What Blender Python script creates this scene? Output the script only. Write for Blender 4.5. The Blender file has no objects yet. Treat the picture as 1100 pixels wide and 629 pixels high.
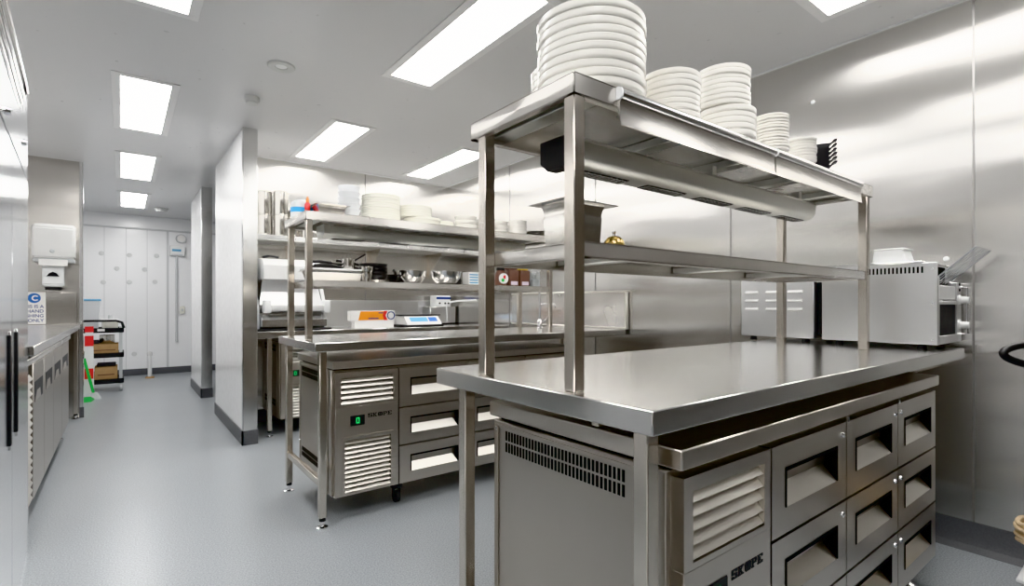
import bpy, bmesh, math, random
from mathutils import Vector, Matrix
random.seed(7)
R = math.radians
COL = bpy.context.scene.collection

# ------------------------------------------------------------------ materials
def new_mat(name):
    m = bpy.data.materials.new(name); m.use_nodes = True
    nt = m.node_tree
    return m, nt, nt.nodes['Principled BSDF']

def plain(name, col, rough=.5, metal=0., spec=.5, noise=0., nscale=20., coat=0., emit=None, trans=0., alpha=1.):
    m, nt, b = new_mat(name)
    c = (*col, 1)
    b.inputs['Base Color'].default_value = c
    b.inputs['Roughness'].default_value = rough
    b.inputs['Metallic'].default_value = metal
    b.inputs['Specular IOR Level'].default_value = spec
    b.inputs['Coat Weight'].default_value = coat
    b.inputs['Transmission Weight'].default_value = trans
    b.inputs['Alpha'].default_value = alpha
    if emit:
        b.inputs['Emission Color'].default_value = (*emit[0], 1)
        b.inputs['Emission Strength'].default_value = emit[1]
    tc = nt.nodes.new('ShaderNodeTexCoord')
    n = nt.nodes.new('ShaderNodeTexNoise'); n.inputs['Scale'].default_value = nscale; n.inputs['Detail'].default_value = 4
    nt.links.new(tc.outputs['Object'], n.inputs['Vector'])
    r = nt.nodes.new('ShaderNodeMapRange')
    r.inputs['To Min'].default_value = max(.02, rough - .06); r.inputs['To Max'].default_value = min(1, rough + .06)
    nt.links.new(n.outputs['Fac'], r.inputs['Value']); nt.links.new(r.outputs['Result'], b.inputs['Roughness'])
    if noise:
        mx = nt.nodes.new('ShaderNodeMix'); mx.data_type = 'RGBA'
        mx.inputs['A'].default_value = tuple(max(0, v*(1-noise)) for v in col) + (1,)
        mx.inputs['B'].default_value = tuple(min(1, v*(1+noise)) for v in col) + (1,)
        nt.links.new(n.outputs['Fac'], mx.inputs['Factor']); nt.links.new(mx.outputs['Result'], b.inputs['Base Color'])
    return m

def steel(name, col=(.62, .605, .58), rough=.27, stretch=(3, 160, 160), aniso=0., tangent=None, wave=0., wscale=(.6, .6, 2.2), var=.05):
    """brushed stainless: fine stretched grain, optional broad ripple of the sheet"""
    m, nt, b = new_mat(name)
    L = nt.links.new
    b.inputs['Metallic'].default_value = 1
    tc = nt.nodes.new('ShaderNodeTexCoord')
    mp = nt.nodes.new('ShaderNodeMapping'); mp.inputs['Scale'].default_value = stretch
    L(tc.outputs['Object'], mp.inputs['Vector'])
    n = nt.nodes.new('ShaderNodeTexNoise'); n.inputs['Scale'].default_value = 1; n.inputs['Detail'].default_value = 3
    L(mp.outputs['Vector'], n.inputs['Vector'])
    n2 = nt.nodes.new('ShaderNodeTexNoise'); n2.inputs['Scale'].default_value = 3.5; n2.inputs['Detail'].default_value = 5
    L(tc.outputs['Object'], n2.inputs['Vector'])
    add = nt.nodes.new('ShaderNodeMath'); add.operation = 'ADD'
    add.inputs[0].default_value = .5; L(n2.outputs['Fac'], add.inputs[1])
    r = nt.nodes.new('ShaderNodeMapRange'); r.inputs['From Min'].default_value = .6; r.inputs['From Max'].default_value = 1.4
    r.inputs['To Min'].default_value = rough - .012; r.inputs['To Max'].default_value = rough + .012
    L(add.outputs[0], r.inputs['Value']); L(r.outputs['Result'], b.inputs['Roughness'])
    mx = nt.nodes.new('ShaderNodeMix'); mx.data_type = 'RGBA'
    mx.inputs['A'].default_value = tuple(v*(1-var) for v in col) + (1,); mx.inputs['B'].default_value = tuple(min(1, v*(1+var)) for v in col) + (1,)
    L(n2.outputs['Fac'], mx.inputs['Factor']); L(mx.outputs['Result'], b.inputs['Base Color'])
    if wave:
        mp2 = nt.nodes.new('ShaderNodeMapping'); mp2.inputs['Scale'].default_value = wscale
        L(tc.outputs['Object'], mp2.inputs['Vector'])
        n3 = nt.nodes.new('ShaderNodeTexNoise'); n3.inputs['Scale'].default_value = 1.6; n3.inputs['Detail'].default_value = 1.5
        L(mp2.outputs['Vector'], n3.inputs['Vector'])
        b2 = nt.nodes.new('ShaderNodeBump'); b2.inputs['Strength'].default_value = 1; b2.inputs['Distance'].default_value = wave
        L(n3.outputs['Fac'], b2.inputs['Height']); L(b2.outputs['Normal'], b.inputs['Normal'])
    if aniso:
        b.inputs['Anisotropic'].default_value = aniso
        tg = nt.nodes.new('ShaderNodeTangent'); tg.direction_type = 'RADIAL'; tg.axis = tangent or 'Z'
        L(tg.outputs['Tangent'], b.inputs['Tangent'])
    return m

M = {}
M['steel'] = steel('stainless_steel', (.74, .715, .68), .27, aniso=.85, tangent='X')
M['top'] = steel('worktop_steel', (.70, .69, .67), .20, (2.5, 140, 140))
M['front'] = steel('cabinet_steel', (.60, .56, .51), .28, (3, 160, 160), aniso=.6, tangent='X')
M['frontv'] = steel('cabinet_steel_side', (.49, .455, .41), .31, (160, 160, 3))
M['post'] = steel('post_steel', (.68, .63, .57), .26, (160, 160, 4), aniso=.85, tangent='Z')
M['bright'] = steel('bright_steel', (.80, .80, .79), .18, (60, 60, 60))
M['pot'] = steel('pot_steel', (.66, .64, .60), .18, (20, 20, 120))
M['wall'] = steel('wall_sheet_steel', (.70, .685, .66), .215, (3, 60, 1.5), aniso=.94, tangent='Z', wave=.005, wscale=(.6, .6, 2.2), var=.01)
M['appl'] = steel('appliance_steel', (.76, .76, .76), .30, (40, 40, 40))
M['dull'] = steel('galvanised_steel', (.70, .70, .665), .36, (4, 90, 90), aniso=.7, tangent='X')
M['stub'] = steel('end_wall_steel', (.60, .575, .54), .20, (3, 60, 1.5), aniso=.9, tangent='Z', wave=.006, wscale=(.6, .6, 2.6))
M['fridge'] = steel('fridge_steel', (.76, .775, .79), .15, (160, 160, 3))
M['chrome'] = plain('chrome', (.85, .85, .86), .08, 1)
M['brass'] = plain('brass', (.80, .58, .22), .18, 1)
M['black'] = plain('black_plastic', (.012, .012, .013), .42)
M['blackmetal'] = plain('black_pan_iron', (.02, .02, .022), .38, .3)
M['dark'] = plain('dark_void', (.006, .006, .006), .9, spec=.1)
M['rubber'] = plain('dark_rubber', (.03, .03, .032), .6)
M['slat'] = plain('louvre_slat', (.86, .83, .77), .36, 1)
M['china'] = plain('white_china', (.86, .84, .79), .22, noise=.02, coat=.3)
M['china2'] = plain('off_white_china', (.82, .81, .73), .25, noise=.02, coat=.3)
M['white'] = plain('white_plastic', (.84, .85, .85), .35)
M['whitegloss'] = plain('white_enamel', (.76, .76, .75), .25)
M['greyplastic'] = plain('grey_plastic', (.55, .57, .58), .4)
M['card'] = plain('cardboard', (.42, .27, .14), .85, noise=.15)
M['paper'] = plain('white_card', (.85, .84, .82), .7)
M['orange'] = plain('orange_print', (.90, .30, .03), .5)
M['red'] = plain('red_print', (.75, .04, .04), .45)
M['blue'] = plain('blue_print', (.03, .15, .50), .45)
M['navy'] = plain('navy_print', (.02, .05, .22), .45)
M['skyblue'] = plain('bright_blue', (.05, .42, .85), .4)
M['pink'] = plain('pale_pink', (.80, .70, .80), .4)
M['green'] = plain('green_plastic', (.03, .50, .08), .4)
M['yellow'] = plain('yellow_plastic', (.80, .55, .05), .4)
M['brown'] = plain('brown_contents', (.15, .075, .055), .45, noise=.25, nscale=60)
M['lcd'] = plain('blue_keypad', (.12, .38, .62), .35)
M['glass'] = plain('dark_glass', (.018, .018, .02), .45, spec=.15)
M['clear'] = plain('clear_plastic', (.88, .92, .94), .10, trans=.8)
M['frost'] = plain('translucent_plastic', (.90, .92, .94), .30, trans=.35)
M['led'] = plain('green_led', (.0, .3, .05), .4, emit=((.05, 1, .2), .55))
M['wicker'] = plain('straw_rope', (.62, .47, .30), .8, noise=.25, nscale=90)
M['ceil'] = plain('ceiling_panel', (.67, .67, .675), .30, spec=.5)
M['lightframe'] = plain('light_frame', (.80, .80, .80), .35)
M['partition'] = plain('white_wall_panel', (.93, .935, .945), .22, spec=.5, noise=.01)
M['back'] = plain('dim_wall', (.14, .12, .10), .6)
M['skirt'] = plain('grey_vinyl_skirting', (.125, .128, .135), .45, noise=.2, nscale=140)
M['detector'] = plain('detector_plastic', (.62, .63, .62), .5)
M['seam'] = plain('sheet_joint', (.30, .29, .28), .4, .6)
M['panelseam'] = plain('panel_joint', (.62, .63, .64), .5)
M['capmark'] = plain('panel_cap', (.70, .71, .71), .5)
M['conduit'] = plain('grey_conduit', (.62, .63, .64), .45)

def floor_mat():
    m, nt, b = new_mat('speckled_vinyl_floor'); L = nt.links.new
    tc = nt.nodes.new('ShaderNodeTexCoord')
    n = nt.nodes.new('ShaderNodeTexNoise'); n.inputs['Scale'].default_value = 170; n.inputs['Detail'].default_value = 3
    n2 = nt.nodes.new('ShaderNodeTexNoise'); n2.inputs['Scale'].default_value = 2.2; n2.inputs['Detail'].default_value = 5
    L(tc.outputs['Object'], n.inputs['Vector']); L(tc.outputs['Object'], n2.inputs['Vector'])
    cr = nt.nodes.new('ShaderNodeValToRGB')
    e = cr.color_ramp.elements
    e[0].position = .33; e[0].color = (.22, .24, .255, 1); e[1].position = .68; e[1].color = (.40, .425, .45, 1)
    L(n.outputs['Fac'], cr.inputs['Fac'])
    mx = nt.nodes.new('ShaderNodeMix'); mx.data_type = 'RGBA'; mx.blend_type = 'MULTIPLY'; mx.inputs['Factor'].default_value = .3
    L(cr.outputs['Color'], mx.inputs['A']); L(n2.outputs['Color'], mx.inputs['B'])
    L(cr.outputs['Color'], b.inputs['Base Color'])
    r = nt.nodes.new('ShaderNodeMapRange'); r.inputs['To Min'].default_value = .27; r.inputs['To Max'].default_value = .36
    L(n2.outputs['Fac'], r.inputs['Value']); L(r.outputs['Result'], b.inputs['Roughness'])
    return m
M['floor'] = floor_mat()

def light_mat():
    m, nt, b = new_mat('light_diffuser')
    tc = nt.nodes.new('ShaderNodeTexCoord'); n = nt.nodes.new('ShaderNodeTexNoise'); n.inputs['Scale'].default_value = 8
    nt.links.new(tc.outputs['Object'], n.inputs['Vector'])
    r = nt.nodes.new('ShaderNodeMapRange'); r.inputs['To Min'].default_value = 11.5; r.inputs['To Max'].default_value = 12.5
    nt.links.new(n.outputs['Fac'], r.inputs['Value'])
    b.inputs['Base Color'].default_value = (.9, .9, .9, 1)
    b.inputs['Emission Color'].default_value = (1, .985, .965, 1)
    nt.links.new(r.outputs['Result'], b.inputs['Emission Strength'])
    return m
M['diffuser'] = light_mat()

# ------------------------------------------------------------------ mesh helper
class MB:
    def __init__(self): self.bm = bmesh.new()
    def _faces(self, vs, fs):
        v = [self.bm.verts.new(p) for p in vs]
        out = []
        for f in fs:
            try: out.append(self.bm.faces.new([v[i] for i in f]))
            except ValueError: pass
        return v, out
    def box(self, x0, x1, y0, y1, z0, z1, bev=0., seg=1, rot=None):
        vs = [(x, y, z) for z in (z0, z1) for y in (y0, y1) for x in (x0, x1)]
        fs = [(0, 2, 3, 1), (4, 5, 7, 6), (0, 1, 5, 4), (2, 6, 7, 3), (0, 4, 6, 2), (1, 3, 7, 5)]
        v, f = self._faces(vs, fs)
        if bev:
            if bev < .0045: seg = 1
            es = list({e for q in f for e in q.edges})
            r = bmesh.ops.bevel(self.bm, geom=es, offset=bev, segments=seg, affect='EDGES', profile=.5)
            v = list({q for ff in r['faces'] for q in ff.verts} | {q for q in v if q.is_valid})
        if rot:
            mtx, piv = rot
            for q in v:
                q.co = piv + mtx @ (q.co - piv)
        return self
    def hexa(self, bottom, top):
        self._faces(list(bottom) + list(top), [(3, 2, 1, 0), (4, 5, 6, 7), (0, 1, 5, 4), (1, 2, 6, 5), (2, 3, 7, 6), (3, 0, 4, 7)])
        return self
    def cyl(self, p0, p1, r0, r1=None, seg=16, caps=True):
        r1 = r0 if r1 is None else r1
        p0, p1 = Vector(p0), Vector(p1); d = (p1-p0).normalized()
        a = d.orthogonal().normalized(); b = d.cross(a)
        vs = [p + (a*math.cos(t)+b*math.sin(t))*r for p, r in ((p0, r0), (p1, r1)) for t in [2*math.pi*i/seg for i in range(seg)]]
        fs = [(i, (i+1) % seg, seg+(i+1) % seg, seg+i) for i in range(seg)]
        if caps: fs += [tuple(range(seg-1, -1, -1)), tuple(range(seg, 2*seg))]
        self._faces(vs, fs); return self
    def lathe(self, cx, cy, z0, prof, seg=32, close=True):
        rings = []
        for r, z in prof:
            if r < 1e-5: rings.append([self.bm.verts.new((cx, cy, z0+z))])
            else: rings.append([self.bm.verts.new((cx+r*math.cos(2*math.pi*i/seg), cy+r*math.sin(2*math.pi*i/seg), z0+z)) for i in range(seg)])
        for a, b in zip(rings, rings[1:]):
            for i in range(seg):
                j = (i+1) % seg
                if len(a) == 1 and len(b) == 1: continue
                if len(a) == 1: f = [a[0], b[j], b[i]]
                elif len(b) == 1: f = [a[i], a[j], b[0]]
                else: f = [a[i], a[j], b[j], b[i]]
                self.bm.faces.new(f)
        return self
    def tube(self, pts, r, seg=10, closed=False):
        pts = [Vector(p) for p in pts]; n = len(pts); rings = []; prev = None
        for k, p in enumerate(pts):
            if closed: d = (pts[(k+1) % n]-pts[k-1]).normalized()
            else: d = (pts[min(k+1, n-1)]-pts[max(k-1, 0)]).normalized()
            a = d.orthogonal().normalized() if prev is None else (prev - d*prev.dot(d)).normalized()
            prev = a; b = d.cross(a)
            rings.append([self.bm.verts.new(p+(a*math.cos(2*math.pi*i/seg)+b*math.sin(2*math.pi*i/seg))*r) for i in range(seg)])
        prs = list(zip(rings, rings[1:])) + ([(rings[-1], rings[0])] if closed else [])
        for A, B in prs:
            for i in range(seg):
                self.bm.faces.new([A[i], A[(i+1) % seg], B[(i+1) % seg], B[i]])
        if not closed:
            self.bm.faces.new(rings[0][::-1]); self.bm.faces.new(rings[-1])
        return self
    def prism(self, poly, axis, a0, a1):
        """poly: 2-D outline; axis 'x' -> (y,z), 'y' -> (x,z), 'z' -> (x,y)"""
        def p3(p, a): return {'x': (a, p[0], p[1]), 'y': (p[0], a, p[1]), 'z': (p[0], p[1], a)}[axis]
        n = len(poly)
        vs = [p3(p, a0) for p in poly] + [p3(p, a1) for p in poly]
        fs = [(i, (i+1) % n, n+(i+1) % n, n+i) for i in range(n)] + [tuple(range(n-1, -1, -1)), tuple(range(n, 2*n))]
        self._faces(vs, fs); return self
    def holed(self, x0, x1, z0, z1, hx0, hx1, hz0, hz1, y0, y1):
        """a plate in the xz plane, front at y0, back at y1, with a rectangular hole"""
        o = [(x0, z0), (x1, z0), (x1, z1), (x0, z1)]; h = [(hx0, hz0), (hx1, hz0), (hx1, hz1), (hx0, hz1)]
        vs = [(x, y0, z) for x, z in o] + [(x, y0, z) for x, z in h] + [(x, y1, z) for x, z in o] + [(x, y1, z) for x, z in h]
        fs = []
        for i in range(4):
            j = (i+1) % 4
            fs += [(i, j, 4+j, 4+i), (8+i, 12+i, 12+j, 8+j), (i, 8+i, 8+j, j), (4+i, 4+j, 12+j, 12+i)]
        self._faces(vs, fs); return self
    def build(self, name, mat, parent=None, angle=38, **props):
        bmesh.ops.recalc_face_normals(self.bm, faces=self.bm.faces)
        me = bpy.data.meshes.new(name)
        off = world_of(parent)
        for v in self.bm.verts: v.co -= off
        self.bm.to_mesh(me); self.bm.free()
        me.materials.append(M[mat] if isinstance(mat, str) else mat)
        me.shade_smooth(); me.set_sharp_from_angle(angle=R(angle))
        o = bpy.data.objects.new(name, me); COL.objects.link(o)
        if parent: o.parent = parent
        for k, v in props.items(): o[k] = v
        return o

def world_of(o):
    v = Vector((0, 0, 0))
    while o is not None:
        v += o.location; o = o.parent
    return v

def smooth(p, n=5):
    p = [Vector(q) for q in p]; out = []
    for i in range(len(p)-1):
        a, b, c, d = p[max(i-1, 0)], p[i], p[i+1], p[min(i+2, len(p)-1)]
        for k in range(n):
            t = k/n
            out.append(.5*((2*b)+(c-a)*t+(2*a-5*b+4*c-d)*t*t+(3*b-a-3*c+d)*t**3))
    return out+[p[-1]]
def thing(name, label, cat, loc, group=None):
    o = bpy.data.objects.new(name, None); COL.objects.link(o); o.location = loc; o.empty_display_size = .1
    o['label'] = label; o['category'] = cat
    if group: o['group'] = group
    return o
def tag(o, label, cat, group=None, kind=None):
    o['label'] = label; o['category'] = cat
    if group: o['group'] = group
    if kind: o['kind'] = kind
    return o
def base(o, x, y, z):
    """move a single-mesh thing's origin to its base"""
    d = Vector((x, y, z)) - o.location
    for v in o.data.vertices: v.co -= d
    o.location += d
    return o
def copy_tree(o, parent=None):
    c = o.copy(); COL.objects.link(c)
    if parent: c.parent = parent
    for ch in list(o.children): copy_tree(ch, c)
    return c
def struct(name, mb, mat, parent=None, **k):
    o = mb.build(name, mat, parent, **k)
    if parent is None: o['kind'] = 'structure'
    return o

WX, BY, CZ = 3.01, 5.16, 2.455

# ------------------------------------------------------------------ setting
struct('floor', MB().box(-1.2, 3.2, -2.4, 9.95, -.1, 0), 'floor')
struct('ceiling', MB().box(-1.2, 3.2, -2.4, 9.95, CZ, CZ+.1), 'ceil')
w = struct('wall_right', MB().box(WX, WX+.12, -2.4, BY+.12, 0, CZ), 'wall')
s = MB()
for y in (-.58, .55, 1.69, 2.83, 3.97): s.box(WX-.003, WX, y-.004, y+.004, .12, CZ)
s.build('sheet_joint', 'seam', w)
w = struct('wall_back', MB().box(.842, WX, BY, BY+.12, 0, CZ), 'wall')
s = MB()
for x in (2.02,): s.box(x-.004, x+.004, BY-.003, BY, .12, CZ)
s.build('sheet_joint', 'seam', w)
struct('trim_1', MB().box(WX-.012, WX, -2.4, BY, CZ-.008, CZ).box(.842, WX, BY-.012, BY, CZ-.008, CZ), 'white')
# coved vinyl skirting on the right wall
cove = [(WX, 0), (WX, .118), (WX-.004, .118), (WX-.006, .045), (WX-.018, .018), (WX-.045, .004), (WX-.06, .0005)]
mb = MB(); mb.prism([(p[0], p[1]) for p in cove], 'y', -2.4, BY); struct('baseboard_right', mb, 'skirt')
struct('baseboard_back', MB().box(.842, WX-.06, BY-.012, BY, 0, .118), 'skirt')
struct('wall_left', MB().box(-1.17, -1.05, -2.4, 9.8, 0, CZ), 'partition')
struct('wall_front', MB().box(-1.2, 3.2, -2.4, -2.28, 0, CZ), 'back')
# white partition with steel end, beside the back bench
struct('wall_partition', MB().box(.742, .84, 4.39, 5.84, 0, CZ), 'partition')
struct('trim_2', MB().box(.738, .8415, 4.372, 4.392, .11, CZ, .002).box(.7385, .7418, 4.372, 4.42, .11, CZ), 'bright')
struct('baseboard_partition', MB().box(.733, .742, 4.366, 5.845, 0, .11).box(.733, .845, 4.366, 4.392, 0, .11), 'skirt')
# second white wing wall farther down the corridor
struct('wall_wing', MB().box(.735, .84, 6.9, 8.0, 0, CZ), 'partition')
struct('trim_3', MB().box(.732, .8415, 6.882, 6.902, .11, CZ, .002), 'bright')
struct('baseboard_wing', MB().box(.726, .735, 6.876, 8.005, 0, .11).box(.726, .845, 6.876, 6.9, 0, .11), 'skirt')
struct('wall_alcove', MB().box(1.75, 1.85, 5.28, 9.8, 0, CZ), 'partition')
# steel stub wall at the end of the left bench
struct('wall_stub', MB().box(-1.05, -.302, 6.41, 6.53, 0, CZ), 'stub')
struct('trim_4', MB().box(-.325, -.298, 6.40, 6.412, 0, CZ, .002).box(-.302, -.298, 6.40, 6.53, 0, CZ), 'bright')
struct('baseboard_stub', MB().box(-.325, -.29, 6.394, 6.412, 0, .10), 'skirt')
# far wall of white insulated panel
fw = struct('wall_far', MB().box(-1.2, 1.85, 9.72, 9.85, 0, CZ), 'partition')
struct('baseboard_far', MB().box(-1.05, 1.75, 9.70, 9.72, 0, .10), 'skirt')
struct('trim_5', MB().box(-1.05, 1.75, 9.70, 9.719, 2.24, 2.265, .002), 'panelseam')
s = MB()
for x in (-.47, -.21, .05, .31): s.box(x-.003, x+.003, 9.717, 9.72, .1, 2.24)
s.build('panel_joint', 'panelseam', fw)
MB().box(.56, .59, 9.712, 9.72, .1, 2.24).build('joint_strip', 'conduit', fw)
for x, z in ((-.24, 1.85), (.09, 1.84), (.43, 1.85), (-.06, 1.63), (.28, 1.63), (-.22, 1.42), (.09, 1.43), (.41, 1.44), (.15, .33)):
    mb = MB(); mb.cyl((x, 9.72, z), (x, 9.712, z), .034, .030, 14); mb.cyl((x, 9.712, z), (x, 9.709, z), .016, .014, 10)
    mb.build('bolt_cap', 'capmark', fw)

# ------------------------------------------------------------------ ceiling fixtures
lights = [(-.005, 1.72), (-.005, 3.83), (-.005, 5.77), (-.005, 7.79), (1.275, 1.73), (1.275, 3.825), (2.388, 3.825), (2.395, -.11), (1.275, -.37), (-.005, -.37)]
llab = ['white ceiling light panel cut by the top edge at upper left over the corridor',
        'bright ceiling light panel second from the front over the corridor floor',
        'bright ceiling light panel third along the corridor, before the farthest one',
        'smallest and farthest ceiling light panel, near the white far wall',
        'largest long white ceiling light panel, left of the tallest plate stack',
        'long ceiling light panel above the left end of the second bench shelves',
        'long ceiling light panel nearest the back corner of the steel walls',
        'ceiling light panel cut by the top edge beside the right steel wall',
        'ceiling light panel behind the viewpoint over the near bench row',
        'ceiling light panel behind the viewpoint over the corridor row']
for (x, y), lb in zip(lights, llab):
    cx, cy = x+.125, y+.555
    t = thing('ceiling_light', lb, 'ceiling light', (cx, cy, CZ), 'recessed ceiling light panels')
    hx, hy = .127, .556
    mb = MB()
    for (a, b, c, d) in ((-hx-.045, hx+.045, -hy-.045, -hy), (-hx-.045, hx+.045, hy, hy+.045), (-hx-.045, -hx, -hy, hy), (hx, hx+.045, -hy, hy)):
        mb.box(cx+a, cx+b, cy+c, cy+d, CZ-.006, CZ-.0005, .001)
    mb.build('frame', 'lightframe', t)
    MB().box(cx-hx, cx+hx, cy-hy, cy+hy, CZ-.004, CZ-.0005).build('diffuser', 'diffuser', t)
def detector(x, y, r, h, lb, ring):
    t = thing('smoke_detector' if not ring else 'ceiling_downlight', lb, 'detector' if not ring else 'ceiling fitting', (x, y, CZ))  # ring variant is a flat disc downlight, modelled without any glow
    if ring:
        MB().lathe(x, y, CZ, [(r, -.0005), (r, -.006), (r*.92, -.010), (r*.45, -.007), (r*.42, -.0005)], 36).build('ring', 'detector', t)
        MB().lathe(x, y, CZ, [(0, -.004), (r*.40, -.004), (r*.40, -.0005)], 24).build('lens', 'white', t)
    else:
        MB().lathe(x, y, CZ, [(r, -.0005), (r, -.018), (r*.86, -.030), (r*.80, -.030)], 28).build('base', 'detector', t)
        MB().lathe(x, y, CZ, [(r*.80, -.0305), (r*.78, -.045), (r*.4, -.052), (0, -.052)], 28).build('sensor_head', 'detector', t)
detector(.727, 3.13, .075, .01, 'flat round white fitting on the ceiling, larger of the two by the corridor', True)
detector(.682, 3.72, .048, .045, 'small round smoke detector dropping from the ceiling above the partition end', False)
detector(.45, 8.8, .085, .045, 'round smoke detector on the far corridor ceiling beyond the last light', False)

# ------------------------------------------------------------------ counters with worktop and legs
def leg(x, y, z1, parent, w=.034):
    o = MB().box(x, x+w, y, y+w, .05, z1, .0025).build('leg', 'post', parent)
    c = (x+w/2, y+w/2)
    f = MB(); f.cyl((*c, .034), (*c, .055), w*.46, seg=12); f.build('collar', 'black', o)
    f = MB(); f.cyl((*c, .008), (*c, .04), .009, seg=10); f.lathe(*c, 0, [(.001, .0), (.027, .0), (.027, .006), (.014, .012), (.001, .014)], 20)
    f.build('foot', 'chrome', o)
    return o

def worktop(x0, x1, y0, y1, z1, th, parent, mat='top', name='worktop', over=True):
    """folded sheet: top skin with turned-down edges, open underneath"""
    mb = MB(); mb.box(x0, x1, y0, y1, z1-th, z1, .0025, 2)
    o = mb.build(name, mat, parent)
    return o

# near bench
nb = thing('worktop_bench', 'nearest long stainless steel bench with mirror-like top and drawer fridge below', 'bench', (1.8, .94, 0))
worktop(.731, 2.865, .553, 1.319, .90, .0455, nb)
for x, y in ((.765, .59), (.765, 1.215), (2.78, 1.215)): leg(x, y, .854, nb)
MB().box(2.6, 2.99, .66, .70, .80, .8545, .003).build('wall_bracket', 'post', nb)
MB().box(.775, 2.80, .72, .74, .835, .854).build('underframe', 'post', nb)
MB().box(.7685, .7955, .626, 1.2135, .195, .228, .003).build('stretcher', 'post', nb)

# second bench
b2 = thing('worktop_bench', 'second stainless steel bench, middle of the kitchen, with open-legged left end', 'bench', (1.86, 2.86, 0))
worktop(.731, 2.985, 2.50, 3.215, .90, .043, b2)
for x, y in ((.757, 2.512), (.757, 3.132), (2.93, 3.15)): leg(x, y, .8565, b2)
MB().box(.760, .788, 2.548, 3.130, .198, .232, .003).build('stretcher', 'post', b2)
# upstand folded up against the right wall
mb = MB()
mb.box(2.987, 3.004, 2.49, 3.9, .90, 1.185, .002)
mb.build('wall_upstand', 'steel', b2)
mb = MB(); mb.box(2.975, 3.005, 2.47, 3.9, 1.178, 1.193, .003).box(2.975, 3.003, 2.485, 2.50, .902, 1.18, .003).box(2.975, 2.99, 2.5, 3.9, .902, .914, .003)
mb.build('folded_edge', 'slat', b2)

# back bench
bb = thing('worktop_bench', 'stainless bench along the back wall behind the second bench', 'bench', (1.93, 4.83, 0))
worktop(.852, 3.0, 4.487, 5.15, .865, .055, bb)
for x, y in ((.945, 4.515), (.945, 5.08), (2.93, 5.08)): leg(x, y, .8095, bb)
MB().box(.86, WX-.01, 5.140, 5.152, .866, 1.13, .002).build('splashback', 'appl', bb)

# left bench
lb_ = thing('worktop_bench', 'low stainless hand basin bench along the left side under the towel dispenser', 'bench', (-.67, 4.75, 0))
worktop(-1.045, -.312, 3.115, 6.385, .90, .045, lb_)
for y in (3.118, 6.33): leg(-.50 if y < 4 else -.365, y, .854, lb_)
MB().box(-1.045, -1.03, 3.115, 6.385, .902, 1.2, .002).build('splashback', 'steel', lb_)
MB().box(-1.02, -.345, 6.386, 6.398, .905, 1.2, .002).build('end_splashback', 'stub', lb_)

# ------------------------------------------------------------------ drawer fridges
GLY = {'S': ["111111111", "111000111", "111000000", "111111111", "000000111", "111000111", "111111111"],
       'K': ["1111011110", "0110011000", "0110110000", "0111100000", "0110110000", "0110011000", "1111011110"],
       'O': ["0111111110", "1110110111", "1110110111", "1110110111", "1110110111", "1110110111", "0111111110"],
       'P': ["111111110", "011000111", "011000111", "011111110", "011000000", "011000000", "111100000"],
       'E': ["111111111", "011000011", "011010000", "011110000", "011010000", "011000011", "111111111"]}
def lettering(text, x0, z0, width, h, y, parent, mat='black', name='lettering', face='y'):
    cols = sum(len(GLY[c][0]) for c in text) + len(text)-1
    px = width/cols; pz = h/7; mb = MB(); cx = x0
    for c in text:
        g = GLY[c]
        for r, row in enumerate(g):
            k = 0
            while k < len(row):
                if row[k] == '1':
                    e = k
                    while e < len(row) and row[e] == '1': e += 1
                    mb.box(cx+k*px, cx+e*px, y-.0012, y+.001, z0+(6-r)*pz-1e-5, z0+(7-r)*pz+1e-5)
                    k = e
                else: k += 1
        cx += (len(g[0])+1)*px
    return mb.build(name, mat, parent)

def louvre(x0, x1, z0, z1, n, yf, parent, name='louvre_grille'):
    g = MB()
    g.box(x0, x1, yf+.030, yf+.032, z0, z1)
    o = g.build(name, 'dark', parent)
    p = (z1-z0)/n; s = MB()
    for i in range(n):
        zc = z0+p*i
        s.prism([(yf+.002, zc+p*.16), (yf+.004, zc+p*.10), (yf+.022, zc+p*.72), (yf+.024, zc+p*.86), (yf+.020, zc+p*.90)], 'x', x0+.001, x1-.001)
    s.build('slats', 'slat', o)
    return o

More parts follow.
